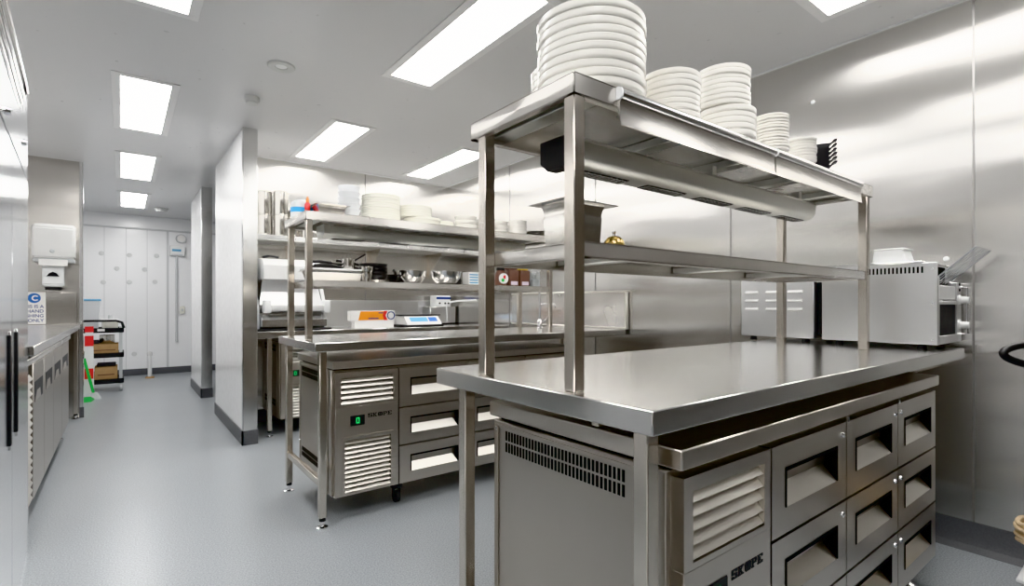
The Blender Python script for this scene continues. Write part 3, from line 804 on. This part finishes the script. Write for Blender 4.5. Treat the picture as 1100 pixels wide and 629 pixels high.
def mbowl(x, y, r, h, lb):
    t = thing('mixing_bowl', lb, 'mixing bowl', (x, y, ZM), 'shiny steel mixing bowls')
    MB().lathe(x, y, ZM, [(0, 0), (r*.50, 0), (r*.72, h*.18), (r*.90, h*.50), (r*.97, h*.85), (r*1.0, h), (r*1.04, h*1.0), (r*1.04, h*1.03), (r*.97, h*1.03), (r*.94, h*.85), (r*.86, h*.5), (r*.68, h*.2), (0, h*.05)], 40).build('bowl_body', 'bright', t)
mbowl(1.425, 2.87, .082, .075, 'shiny steel mixing bowl, left of the pair on the second middle shelf')
mbowl(1.668, 2.88, .098, .080, 'shiny steel mixing bowl, right and larger of the pair on the second middle shelf')
t = thing('black_pan', 'black pan standing on edge behind the right mixing bowl', 'pan', (1.80, 2.93, ZM))
MB().prism([(1.745, ZM), (1.825, ZM), (1.838, ZM+.03), (1.815, ZM+.075), (1.76, ZM+.085), (1.735, ZM+.05)], 'y', 2.965, 2.985).build('pan_disc', 'blackmetal', t)
t = thing('carton', 'blue and white printed carton on the second middle shelf beside the bowls', 'carton', (1.88, 2.90, ZM))
MB().box(1.835, 1.935, 2.87, 2.95, ZM, ZM+.088, .002).build('carton_body', 'paper', t)
mb = MB()
for k in range(4): mb.box(1.842, 1.91, 2.8685, 2.8702, ZM+.012+k*.018, ZM+.020+k*.018)
mb.build('blue_print', 'lcd', t)
MB().box(1.915, 1.933, 2.8685, 2.8702, ZM+.02, ZM+.06).build('orange_print', 'yellow', t)
t = thing('sauce_jar', 'dark jar with a round pictured label, left of the brown packets', 'jar', (2.118, 2.90, ZM))
MB().lathe(2.118, 2.90, ZM, [(0, 0), (.036, 0), (.042, .008), (.044, .05), (.040, .09), (.028, .105), (.028, .11)], 28).build('jar_body', 'brown', t)
MB().lathe(2.118, 2.90, ZM, [(.030, .11), (.030, .128), (0, .129)], 24).build('lid', 'black', t)
mb = MB(); mb.cyl((2.116, 2.862, ZM+.052), (2.115, 2.853, ZM+.052), .036, seg=28); mb.build('round_label', 'paper', t)
mb = MB()
for k, (a, c_) in enumerate(((-.5, 0), (.3, 0))): pass
mb.cyl((2.122, 2.854, ZM+.062), (2.122, 2.8515, ZM+.062), .013, seg=14); mb.build('red_print', 'red', t)
mb = MB(); mb.cyl((2.106, 2.854, ZM+.040), (2.106, 2.851, ZM+.040), .012, seg=14); mb.build('green_print', 'green', t)
for i, (x, lidm, lb) in enumerate(((2.216, 'brown', 'brown filled packet with dark top, beside the pictured jar'), (2.316, 'yellow', 'brown filled packet with a yellow top, left of the clear square jar'))):
    t = thing('spice_packet', lb, 'packet', (x, 2.90, ZM), 'brown packets')
    MB().box(x-.043, x+.043, 2.865, 2.945, ZM, ZM+.118, .006, 2).build('packet_body', 'brown', t)
    MB().box(x-.035, x+.035, 2.872, 2.938, ZM+.1185, ZM+.135, .004).build('lid', lidm, t)
    MB().box(x-.030, x+.030, 2.8635, 2.8655, ZM+.010, ZM+.035).build('label_band', 'pink', t)
t = thing('storage_jar', 'clear square storage jar at the right end of the second middle shelf', 'jar', (2.41, 2.90, ZM))
MB().box(2.375, 2.447, 2.85, 2.93, ZM, ZM+.115, .008, 2).build('jar_body', 'clear', t)
MB().box(2.379, 2.443, 2.854, 2.926, ZM+.004, ZM+.055, .006, 2).build('contents', 'greyplastic', t)
MB().box(2.372, 2.450, 2.847, 2.933, ZM+.1155, ZM+.135, .006, 2).build('lid', 'white', t)

# tap at the sink end of the second bench
t = thing('mixer_tap', 'chrome tap with tall riser at the wall end of the second bench', 'tap', (2.60, 3.02, .90))
mb = MB(); x, y = 2.585, 3.02
mb.lathe(x, y, .9005, [(0, 0), (.030, 0), (.030, .006), (.020, .012), (.018, .06), (.012, .068), (.012, .08)], 20); mb.build('base', 'chrome', t)
MB().tube([(x, y, .975), (x, y, 1.10), (x, y, 1.19)], .011, 10).build('riser', 'chrome', t)
MB().tube([(x, y, 1.085), (x+.05, y-.01, 1.09), (x+.13, y-.03, 1.088), (x+.135, y-.031, 1.06)], .008, 10).build('spout', 'chrome', t)
mb = MB(); mb.tube([(x+.02, y-.01, .95), (x+.05, y-.03, .985), (x+.075, y-.045, .955)], .008, 8); mb.build('lever', 'chrome', t)

# ------------------------------------------------------------------ back wall shelf and pots
t = thing('wall_shelf', 'stainless shelf fixed along the back steel wall, carrying tall steel pots', 'shelf', (1.93, 4.97, 1.69))
MB().box(.845, WX-.005, 4.80, 5.158, 1.652, 1.693, .002).build('shelf_board', 'bright', t)
MB().box(.85, WX-.008, 4.81, 5.15, 1.646, 1.652).build('shelf_underside', 'dull', t)
for x in (1.25, 2.05, 2.75):
    mb = MB(); mb.prism([(5.157, 1.40), (5.157, 1.646), (4.86, 1.646), (4.86, 1.63), (5.14, 1.40)], 'x', x, x+.004); mb.box(x-.016, x+.02, 5.150, 5.1585, 1.38, 1.646)
    mb.build('bracket', 'post', t)
t = None
def bpot(x, y, z, r, h, lb, flip=False, handles=True):
    t = thing('stock_pot', lb, 'steel pot', (x, y, z), 'tall steel pots')
    pr = [(0, 0), (r*.96, 0), (r, .006), (r, h*.93), (r*1.06, h*.95), (r*1.06, h*.985), (r*1.0, h), (r*.96, h*.98), (r*.96, .01), (0, .008)]
    if flip: pr = [(a, h-b) for a, b in pr]
    MB().lathe(x, y, z, pr, 36).build('pot_body', 'pot', t)
bpot(1.012, 4.96, 1.694, .066, .195, 'tall steel pot, lower of the pair against the partition')
bpot(1.012, 4.96, 1.890, .064, .205, 'tall steel pot, upper of the pair against the partition', flip=False)
bpot(1.135, 4.90, 1.694, .060, .200, 'shiny tall steel pot, lower of the second stacked pair')
bpot(1.135, 4.90, 1.895, .060, .205, 'shiny tall steel pot, upper of the second stacked pair')
bpot(1.262, 4.98, 1.694, .068, .255, 'single tall steel pot right of the stacked pairs')
bpot(1.345, 4.88, 1.694, .045, .075, 'short steel pot half seen behind the second shelf posts')
bpot(1.435, 4.90, 1.694, .040, .065, 'smallest steel pot on the wall shelf, right of the short one')

# ------------------------------------------------------------------ back bench appliances
ZB = .8655
t = thing('dough_roller', 'white countertop machine with sloped grey guard and white roller bar on the back bench', 'kitchen machine', (1.17, 4.75, ZB))
for xa in (.872, 1.425):
    MB().prism([(4.60, ZB+.02), (5.02, ZB+.02), (5.02, 1.46), (4.86, 1.485), (4.76, 1.40), (4.74, 1.24), (4.62, 1.05)], 'x', xa, xa+.03).build('side_plate', 'greyplastic' if xa < 1 else 'whitegloss', t)
MB().prism([(4.63, 1.30), (4.80, 1.30), (5.0, 1.32), (5.0, 1.47), (4.85, 1.49), (4.68, 1.465), (4.63, 1.42)], 'x', .94, 1.40).build('housing', 'whitegloss', t)
MB().hexa([(.91, 4.64, 1.085), (1.42, 4.64, 1.085), (1.42, 4.66, 1.085), (.91, 4.66, 1.085)], [(.955, 4.76, 1.30), (1.40, 4.76, 1.30), (1.40, 4.78, 1.30), (.955, 4.78, 1.30)]).build('guard', 'appl', t)
mb = MB(); mb.box(.955, 1.415, 4.55, 4.62, 1.03, 1.085, .012, 2); mb.build('roller_bar', 'whitegloss', t)
for xa in (.925, 1.405): MB().box(xa, xa+.055, 4.535, 4.63, 1.015, 1.125, .012, 2).build('bar_end', 'white', t)
MB().prism([(4.52, ZB+.035), (5.0, ZB+.035), (5.0, 1.02), (4.64, 1.02), (4.52, .96)], 'x', .905, 1.424).build('base', 'bright', t)
MB().box(.87, 1.46, 4.505, 5.02, ZB, ZB+.020, .004).build('foot_mat', 'black', t)
t = thing('serving_tongs', 'dark metal tongs lying on top of the white countertop machine', 'tongs', (1.03, 4.75, 1.49))
mb = MB(); mb.tube([(.96, 4.80, 1.496), (1.0, 4.78, 1.508), (1.09, 4.80, 1.500)], .008, 8); mb.tube([(.98, 4.86, 1.496), (1.03, 4.84, 1.512), (1.10, 4.83, 1.500)], .008, 8); mb.build('arms', 'blackmetal', t)
def wrapbox(z, lb, printed):
    t = thing('film_box', lb, 'box', (1.88, 4.63, z), 'film boxes on the back bench')
    x0 = 1.66 if printed else 1.70
    MB().box(x0, 2.10 if printed else 2.085, 4.60, 4.68, z, z+(.090 if printed else .070), .0015).build('box_body', 'paper', t)
    if printed:
        y = 4.599
        MB().prism([(1.735, z+.004), (1.755, z+.086), (1.995, z+.086), (1.995, z+.004)], 'y', y-.001, y+.002).build('orange_print', 'orange', t)
        MB().prism([(1.985, z+.001), (1.97, z+.045), (1.985, z+.089), (2.02, z+.089), (2.0, z+.045), (2.02, z+.001)], 'y', y-.002, y+.001).build('red_stripe', 'red', t)
        mb = MB(); c = (2.055, z+.045); n = 20
        for i in range(n):
            a0, a1 = 2*math.pi*i/n, 2*math.pi*(i+1)/n
            p = [(c[0]+r*math.cos(a), c[1]+r*math.sin(a)) for a, r in ((a0, .040), (a1, .040), (a1, .031), (a0, .031))]
            mb.prism(p, 'y', y-.002, y+.001)
        mb.build('blue_ring', 'navy', t)
        mb = MB(); mb.box(1.83, 1.93, y-.0022, y, z+.014, z+.024).box(1.93, 1.975, y-.0022, y, z+.066, z+.074); mb.build('dark_print', 'navy', t)
wrapbox(ZB+.0005, 'plain white film box under the orange printed one', False)
wrapbox(ZB+.0712, 'orange and white printed film box lying on the plain white one', True)
t = thing('kitchen_scale', 'black and white digital kitchen scale with blue keypad on the back bench', 'scale', (2.42, 4.66, ZB))
MB().box(2.18, 2.62, 4.57, 4.86, ZB, ZB+.020, .004).build('base', 'black', t)
MB().prism([(4.58, ZB+.021), (4.85, ZB+.021), (4.85, ZB+.105), (4.66, ZB+.100), (4.585, ZB+.035)], 'x', 2.22, 2.60).build('housing', 'whitegloss', t)
sl = Vector((0, 4.66-4.585, .065)).normalized()
def onslope(xa, xb, fa, fb, m_, nm, par):
    a = Vector((0, 4.585, ZB+.035)); b = Vector((0, 4.66, ZB+.100)); n_ = Vector((0, -.065, .075)).normalized()*.002
    p, q = a.lerp(b, fa)+n_, a.lerp(b, fb)+n_; d_ = -n_*1.2
    MB().hexa([(xa, p.y, p.z), (xb, p.y, p.z), (xb, q.y, q.z), (xa, q.y, q.z)], [(xa, (p+d_).y, (p+d_).z), (xb, (p+d_).y, (p+d_).z), (xb, (q+d_).y, (q+d_).z), (xa, (q+d_).y, (q+d_).z)]).build(nm, m_, par)
onslope(2.27, 2.46, .25, .85, 'lcd', 'keypad', t); onslope(2.475, 2.57, .25, .85, 'blue', 'number_pad', t)
MB().box(2.20, 2.64, 4.67, 4.86, ZB+.108, ZB+.118, .004).build('weighing_plate', 'black', t)
t = thing('countertop_fryer', 'steel countertop unit with blue striped control head in the back corner', 'fryer', (2.82, 5.03, ZB))
MB().box(2.665, 2.985, 4.94, 5.13, ZB+.018, 1.062, .004).build('tank', 'appl', t)
MB().box(2.665, 2.985, 4.95, 5.12, ZB, ZB+.017).build('feet', 'black', t)
h = MB().box(2.735, 2.915, 4.935, 5.08, 1.064, 1.185, .004).build('control_head', 'white', t)
MB().box(2.737, 2.913, 4.931, 4.936, 1.145, 1.170).build('blue_stripe', 'navy', h)
for x in (2.775, 2.845, 2.885):
    mb = MB(); mb.cyl((x, 4.934, 1.10), (x, 4.926, 1.10), .010, seg=10); mb.build('dial', 'black', h)
MB().tube([(2.90, 4.92, 1.11), (2.95, 4.85, 1.125), (2.975, 4.50, 1.13)], .010, 8).build('basket_handle', 'white', t)
MB().tube([(2.86, 4.928, 1.08), (2.862, 4.922, 1.0), (2.862, 4.922, .90)], .006, 8).build('cord', 'white', t)
# leaning sheet behind the film boxes
o = MB().box(1.47, 2.60, 5.10, 5.112, ZB, 1.125, .002).build('steel_board', 'appl'); tag(base(o, 1.96, 5.105, ZB), 'wide plain steel board standing against the back wall behind the film boxes', 'board')

# ------------------------------------------------------------------ left side: tall fridge, hand wash corner
tf = bpy.data.objects.new('upright_fridge', None); COL.objects.link(tf)
tag(tf, 'tall glossy steel two-door upright fridge filling the left edge', 'fridge')
tf.location = (-.328, 3.075, 0)
FX, FY = -.328, 3.075
def frl(mb): return mb
wd, dp = 1.44, .70      # runs toward the viewer from y=FY to FY-wd
MB().box(FX-dp, FX-.028, FY-wd, FY, .02, 2.0, .004).build('body', 'fridge', tf)
for k, (ya, yb) in enumerate(((FY-.716, FY-.002), (FY-wd+.002, FY-.722))):
    dr = MB().box(FX-.027, FX, ya, yb, .055, 1.622, .004, 2).build('door', 'fridge', tf)
    yh = FY-.612 if k == 0 else FY-.848
    MB().box(FX-.001, FX+.007, yh, yh+.030, .64, .99, .002).build('handle', 'black', dr)
    MB().box(FX-.001, FX+.004, yh+.034, yh+.042, .62, 1.0, .001).build('handle_trim', 'bright', dr)
MB().box(FX-.06, FX-.004, FY-wd, FY, .0, .05).build('kick_plate', 'fridge', tf)
MB().box(FX-.027, FX-.001, FY-wd, FY, 1.634, 1.815, .003).build('top_panel', 'fridge', tf)
mb = MB(); mb.box(FX-.027, FX-.012, FY-wd, FY-.01, 1.816, 2.02); vg = mb.build('vent_back', 'seam', tf)
for z, q in ((2.025, 0.), (1.935, .20), (1.882, .33), (1.828, .48)):
    MB().box(FX-.013, FX+.004, FY-wd, FY-q, z-.016, z+.006, .004).build('vent_slat', 'bright', tf)
MB().hexa([(FX-.012, FY-.48, 1.815), (FX-.012, FY, 1.815), (FX-.002, FY, 1.815), (FX-.002, FY-.48, 1.815)], [(FX-.012, FY-.02, 2.005), (FX-.012, FY, 2.005), (FX-.002, FY, 2.005), (FX-.002, FY-.02, 2.005)]).build('side_plate', 'fridge', tf)
MB().box(FX-dp, FX-.03, FY-wd, FY, 2.001, 2.031, .003).build('top_cover', 'bright', tf)
for q, z in ((.89, 1.68), (.26, 1.735)):
    mb = MB(); mb.cyl((FX-.001, FY-q, z), (FX+.010, FY-q, z), .014, .011, 12); mb.build('lock', 'chrome', tf)
tf.rotation_euler = (0, 0, R(3.0))

# under-bench cabinet fridge on the left
lf = thing('cabinet_fridge', 'under-bench steel fridge with four doors beneath the left basin bench', 'fridge', (-.34, 4.3, 0))
LX = -.345
MB().box(-1.0, LX-.022, 3.162, 5.56, .125, .80, .003).build('body', 'front', lf)
MB().box(-1.0, LX+.008, 3.15, 5.57, .803, .835, .003).build('top_slab', 'steel', lf)
mb = MB(); mb.box(LX-.02, LX-.016, 3.165, 3.395, .13, .795); lo_ = mb.build('louvre_grille', 'dark', lf)
mb = MB()
for k in range(17):
    z = .145+k*.036
    mb.prism([(LX-.012, z+.026), (LX+.001, z+.004), (LX, z), (LX-.014, z+.018)], 'y', 3.185, 3.38)
mb.build('slats', 'slat', lo_)
edges = [3.40, 3.86, 4.33, 4.89, 5.50]
for a, b in zip(edges, edges[1:]):
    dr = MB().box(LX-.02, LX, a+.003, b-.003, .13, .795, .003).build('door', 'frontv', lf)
    w = b-a
    MB().box(LX-.001, LX+.0012, a+w*.12, a+w*.82, .60, .70).build('pull_liner', 'black', dr)
    k = MB(); k.hexa([(LX, a+w*.14, .602), (LX+.0022, a+w*.14, .602), (LX+.0022, a+w*.62, .602), (LX, a+w*.62, .602)], [(LX, a+w*.30, .650), (LX+.0018, a+w*.30, .650), (LX+.0018, a+w*.56, .650), (LX, a+w*.56, .650)])
    k.build('pull_plate', 'front', dr)
for y in (3.3, 5.45):
    for x in (LX-.16 if y < 4 else LX-.06, -.93):
        k = MB(); k.cyl((x, y, .008), (x, y, .125), .012, seg=10).lathe(x, y, 0, [(.001, 0), (.03, 0), (.03, .008), (.001, .012)], 16); k.build('foot', 'chrome', lf)

# paper towel and soap dispensers on the stub wall
SY = 6.41
t = thing('towel_dispenser', 'white paper towel dispenser on the steel wall above the soap dispenser', 'dispenser', (-.495, SY, 1.47))
mb = MB(); mb.prism([(SY-.001, 1.51), (SY-.001, 1.826), (SY-.13, 1.826), (SY-.175, 1.79), (SY-.185, 1.62), (SY-.165, 1.51)], 'x', -.645, -.348)
bmesh.ops.bevel(mb.bm, geom=list(mb.bm.edges), offset=.014, segments=2, affect='EDGES')
mb.build('cover', 'whitegloss', t)
MB().box(-.64, -.353, SY-.15, SY-.001, 1.475, 1.508, .004).build('mouth', 'greyplastic', t)
MB().box(-.60, -.40, SY-.155, SY-.148, 1.44, 1.50, .002).build('paper_towel', 'paper', t)
mb = MB(); mb.cyl((-.505, SY-.1755, 1.575), (-.505, SY-.182, 1.575), .018, .014, 16); mb.build('emblem', 'greyplastic', t)
t = thing('soap_dispenser', 'small white soap dispenser with dark window below the towel dispenser', 'dispenser', (-.505, SY, 1.23))
mb = MB(); mb.prism([(SY-.001, 1.25), (SY-.001, 1.455), (SY-.085, 1.455), (SY-.11, 1.43), (SY-.115, 1.27), (SY-.10, 1.25)], 'x', -.58, -.43)
bmesh.ops.bevel(mb.bm, geom=list(mb.bm.edges), offset=.010, segments=2, affect='EDGES')
mb.build('cover', 'white', t)
MB().prism([(-.55, 1.345), (-.53, 1.375), (-.505, 1.388), (-.48, 1.375), (-.46, 1.345)], 'y', SY-.119, SY-.108).build('window', 'glass', t)
MB().box(-.56, -.45, SY-.10, SY-.001, 1.222, 1.247, .003).build('drip_tray', 'black', t)
# sign
def text_mesh(s_, size, parent, mat, name, loc, align='RIGHT'):
    cu = bpy.data.curves.new(name, 'FONT'); cu.body = s_; cu.size = size; cu.align_x = align; cu.extrude = .0006; cu.offset = size*.012
    tmp = bpy.data.objects.new(name, cu); COL.objects.link(tmp)
    dg = bpy.context.evaluated_depsgraph_get(); me = bpy.data.meshes.new_from_object(tmp.evaluated_get(dg))
    bpy.data.objects.remove(tmp); me.materials.clear(); me.materials.append(M[mat])
    mt = Matrix.Translation(Vector(loc)-world_of(parent)) @ Matrix.Rotation(R(90), 4, 'X')
    me.transform(mt)
    o = bpy.data.objects.new(name, me); COL.objects.link(o); o.parent = parent
    return o
gy = 6.384
sg = thing('hand_wash_sign', 'white hand washing sign with blue round emblem on the basin splashback', 'sign', (-.66, gy, .905))
MB().box(-.86, -.562, gy-.003, gy, .905, 1.20, .001).build('board', 'paper', sg)
mb = MB(); mb.cyl((-.64, gy-.003, 1.145), (-.64, gy-.0045, 1.145), .045, seg=28); e_ = mb.build('emblem', 'blue', sg)
mb = MB()
for i in range(16):
    a0, a1 = R(40+i*17.5), R(40+(i+1)*17.5)
    mb.prism([(-.632+r*math.cos(a), 1.145+r*math.sin(a)) for a, r in ((a0, .026), (a1, .026), (a1, .015), (a0, .015))], 'y', gy-.006, gy-.0044)
mb.build('emblem_mark', 'paper', e_)
for k, s_ in enumerate(('THIS IS A', 'HAND', 'WASHING', 'BASIN ONLY')):
    text_mesh(s_, .040, sg, 'navy', 'lettering', (-.575, gy-.0034, 1.055-k*.043))

# ------------------------------------------------------------------ far end: cart, broom, pipe, wall fittings
cy0, cy1, cx0, cx1 = 8.08, 8.52, -.50, .02
t = thing('utility_cart', 'black three-shelf utility cart by the white far wall', 'cart', (-.2, 8.3, 0))
for z in (.13, .455, .765):
    mb = MB(); mb.box(cx0, cx1, cy0, cy1, z-.03, z, .006).box(cx0, cx1, cy0, cy0+.02, z, z+.03).box(cx0, cx1, cy1-.02, cy1, z, z+.03).box(cx1-.02, cx1, cy0, cy1, z, z+.03)
    mb.build('shelf', 'black', t)
for x in (cx0+.03, cx1-.05):
    for y in (cy0+.02, cy1-.05): MB().box(x, x+.035, y, y+.03, .10, .80, .004).build('post', 'greyplastic', t)
MB().tube([(cx0+.1, cy0+.02, .80), (cx0+.12, cy0+.02, .885), (cx1-.08, cy0+.02, .885), (cx1-.02, cy0+.02, .86), (cx1, cy0+.02, .79)], .016, 8).build('handle', 'black', t)
MB().box(-.24, -.17, cy0-.003, cy0+.001, .755, .785).build('price_tag', 'paper', t)
for x in (cx0+.05, cx1-.03):
    for y in (cy0+.04, cy1-.04):
        k = MB(); k.cyl((x-.014, y, .045), (x+.014, y, .045), .045, seg=18); k.box(x-.02, x+.02, y-.02, y+.02, .085, .10); k.build('castor', 'greyplastic', t)
t = thing('storage_tub', 'clear plastic tub with blue lid on the top cart shelf', 'tub', (-.33, 8.3, .766))
MB().hexa([(-.42, 8.2, .767), (-.24, 8.2, .767), (-.24, 8.42, .767), (-.42, 8.42, .767)], [(-.44, 8.18, 1.13), (-.22, 8.18, 1.13), (-.22, 8.44, 1.13), (-.44, 8.44, 1.13)]).build('tub_body', 'frost', t)
MB().box(-.45, -.21, 8.17, 8.45, 1.131, 1.155, .005).build('lid', 'lcd', t)
t = thing('storage_tub', 'low cream plastic tub on the top cart shelf right of the blue-lidded tub', 'tub', (-.13, 8.3, .766))
MB().box(-.20, -.04, 8.22, 8.40, .767, .885, .01, 2).build('tub_body', 'china2', t)
MB().box(-.21, -.03, 8.21, 8.41, .886, .90, .004).build('lid', 'white', t)
MB().cyl((-.12, 8.3, .9005), (-.12, 8.3, .95), .025, .02, 14).build('knob', 'greyplastic', t)
t = thing('steel_pot', 'steel pot sitting in the box on the middle cart shelf', 'pot', (-.13, 8.27, .60))
MB().lathe(-.15, 8.28, .60, [(0, 0), (.075, 0), (.078, .005), (.078, .095), (.084, .1), (.074, .098), (.072, .006), (0, .006)], 28).build('pot_body', 'pot', t)
for i, (x0, x1, z, h, lb) in enumerate(((-.34, -.035, .457, .135, 'brown cardboard box on the middle cart shelf'), (-.27, -.045, .132, .175, 'brown cardboard box on the bottom cart shelf'))):
    t = thing('cardboard_box', lb, 'cardboard box', ((x0+x1)/2, 8.28, z), 'cardboard boxes on the cart')
    MB().box(x0, x1, 8.11, 8.44, z, z+h, .002).build('box_body', 'card', t)
    MB().box(x0+.03, x1-.03, 8.1085, 8.1105, z+h*.42, z+h*.5).build('printed_line', 'brown', t)
o = MB().box(-.25, -.06, 8.15, 8.40, .3085, .345, .01, 2).build('black_tray', 'rubber'); tag(base(o, -.15, 8.28, .3085), 'black folded item lying on the bottom cardboard box', 'tray')
o = MB().box(-.33, -.23, 8.16, 8.36, .5935, .64, .01, 2).build('black_tray', 'rubber'); tag(base(o, -.28, 8.26, .5935), 'black item in front of the pot on the middle cardboard box', 'tray')
t = thing('wet_floor_sign', 'folded red and white plastic stand leaning beside the black cart', 'floor sign', (-.33, 7.75, 0))
mb = MB(); mb.hexa([(-.36, 7.70, .05), (-.26, 7.70, .05), (-.26, 7.76, .05), (-.36, 7.76, .05)], [(-.34, 7.76, .83), (-.27, 7.76, .83), (-.27, 7.79, .83), (-.34, 7.79, .83)]); mb.build('board', 'white', t)
for a, b in ((.76, .83), (.60, .72), (.22, .34)):
    MB().box(-.345, -.265, 7.70+.07*(a/.9)-.012, 7.70+.07*(a/.9)-.006, a, b).build('red_panel', 'red', t)
MB().box(-.37, -.25, 7.68, 7.80, 0, .05).build('base', 'white', t)
t = thing('green_broom', 'green handled broom with grey head leaning by the cart', 'broom', (-.25, 7.62, 0))
MB().tube([(-.345, 7.60, .47), (-.262, 7.60, .07)], .014, 10).build('handle', 'green', t)
MB().hexa([(-.30, 7.55, .0), (-.19, 7.55, .0), (-.19, 7.66, .0), (-.30, 7.66, .0)], [(-.285, 7.57, .07), (-.225, 7.57, .07), (-.225, 7.64, .07), (-.285, 7.64, .07)]).build('head', 'greyplastic', t)
t = thing('dustpan', 'bright green dustpan lying flat on the floor at the stub wall', 'dustpan', (-.36, 7.45, 0))
MB().hexa([(-.47, 7.36, .0), (-.27, 7.36, .0), (-.25, 7.52, .0), (-.48, 7.52, .0)], [(-.47, 7.37, .06), (-.275, 7.37, .06), (-.25, 7.52, .012), (-.48, 7.52, .012)]).build('pan', 'green', t)
t = thing('floor_pipe', 'short white pipe rising from the floor before the far wall', 'pipe', (.327, 9.25, 0))
MB().cyl((.327, 9.25, .02), (.327, 9.25, .33), .026, seg=14).build('pipe', 'white', t)
MB().lathe(.327, 9.25, 0, [(0, .33), (.033, .33), (.034, .37), (.025, .385), (0, .385)], 16).build('cap', 'whitegloss', t)
MB().lathe(.327, 9.25, 0, [(0, 0), (.06, 0), (.055, .018), (.03, .025)], 18).build('flange', 'card', t)
t = thing('wall_gauge', 'round white dial high on the far wall right of the panel strip', 'gauge', (.77, 9.72, 2.16))
mb = MB(); mb.cyl((.755, 9.72, 2.14), (.755, 9.68, 2.14), .075, .070, 20); mb.build('case', 'conduit', t)
mb = MB(); mb.cyl((.755, 9.68, 2.14), (.755, 9.676, 2.14), .055, .055, 20); mb.build('face', 'paper', t)
t = thing('alarm_box', 'white alarm box with blue lettering strip on the far wall above a conduit', 'alarm', (.69, 9.72, 1.90))
MB().box(.60, .80, 9.66, 9.7195, 1.86, 2.02, .008).build('case', 'white', t)
MB().box(.63, .75, 9.657, 9.661, 1.93, 1.965).build('blue_strip', 'lcd', t)
MB().box(.62, .77, 9.657, 9.661, 1.865, 1.885).build('dark_strip', 'greyplastic', t)
o = MB().cyl((.69, 9.70, .50), (.69, 9.70, 1.85), .018, seg=10).build('conduit_pipe', 'conduit'); tag(base(o, .69, 9.70, .5), 'thin grey conduit running down the far wall below the alarm box', 'conduit')
t = thing('switch_box', 'small beige switch box on the far wall beside the wing wall', 'switch', (.77, 9.72, 1.0))
MB().box(.735, .80, 9.68, 9.7195, .94, 1.06, .006).build('case', 'china2', t)
MB().box(.755, .78, 9.675, 9.681, .98, 1.02).build('button', 'greyplastic', t)
# dark rack glimpsed in the gap between the wing walls
t = thing('storage_rack', 'dark storage rack just visible in the gap between the white walls', 'rack', (1.1, 6.4, 0))
for x in (.90, 1.5):
    for y in (6.55, 6.85): MB().box(x, x+.03, y, y+.03, 0, 2.0).build('upright', 'rubber', t)
for z in (.15, .6, 1.05, 1.5, 1.95): MB().box(.89, 1.54, 6.54, 6.89, z, z+.03).build('shelf', 'rubber', t)
MB().box(.9, 1.5, 6.84, 6.87, .2, 1.9).build('back_panel', 'dark', t)

# ------------------------------------------------------------------ trolley at the right edge
t = thing('hand_trolley', 'dark trolley at the right edge, only its black loop handle in view', 'trolley', (2.66, .26, 0))
MB().tube(smooth([(2.78, .21, .935), (2.66, .27, .948), (2.53, .335, .941), (2.462, .366, .925), (2.455, .366, .905), (2.50, .34, .883), (2.58, .295, .862), (2.66, .25, .848), (2.78, .19, .845)]), .0125, 12).build('handle', 'black', t)
for x, y in ((2.76, .20),): MB().tube([(x, y, .05), (x, y, .93)], .012, 10).build('post', 'black', t)
for x, y in ((2.93, .12),): MB().tube([(x, y, .05), (x, y, .93)], .012, 10).build('post', 'black', t)
MB().box(2.575, 2.95, .02, .315, .205, .225, .003).build('shelf', 'black', t)
MB().box(2.50, 2.95, .02, .345, .108, .122, .003).build('lower_shelf', 'white', t)
MB().box(2.53, 2.94, .03, .327, .085, .107).build('lower_frame', 'black', t)
for x in (2.60, 2.9):
    for y in (.08, .28): MB().cyl((x-.012, y, .04), (x+.012, y, .04), .04, seg=16).build('castor', 'rubber', t)
for x in (2.64, 2.9): MB().tube([(x, .15, .09), (x, .15, .225)], .01, 8).build('post', 'black', t)
t = thing('straw_coil', 'tan coiled straw basket at the right edge low beside the steel wall', 'basket', (2.63, .28, .226))
mb = MB()
for k in range(5):
    rr = .062+.004*(k % 2); z = .234+k*.0155
    mb.tube([(2.605+.005*(k % 3)+rr*math.cos(2*math.pi*i/24), .292+rr*math.sin(2*math.pi*i/24), z+.004*math.sin(i*.9+k)) for i in range(24)], .0085, 8, True)
mb.build('coil', 'wicker', t)

# ------------------------------------------------------------------ camera, world, colour
cam = bpy.data.cameras.new('camera'); co = bpy.data.objects.new('camera', cam); COL.objects.link(co)
co.location = (0, 0, 1.085); co.rotation_euler = (R(90), 0, R(-37.45))
cam.sensor_width = 36; cam.lens = 547/1100*36; cam.shift_y = 12.5/1100; cam.clip_start = .02
bpy.context.scene.camera = co
wd_ = bpy.data.worlds.new('world'); bpy.context.scene.world = wd_; wd_.use_nodes = True
wd_.node_tree.nodes['Background'].inputs['Color'].default_value = (.5, .5, .5, 1); wd_.node_tree.nodes['Background'].inputs['Strength'].default_value = .3
sc = bpy.context.scene
sc.view_settings.view_transform = 'Khronos PBR Neutral'
sc.view_settings.look = 'None'
sc.view_settings.exposure = 0.85
sc.view_settings.gamma = 1.14
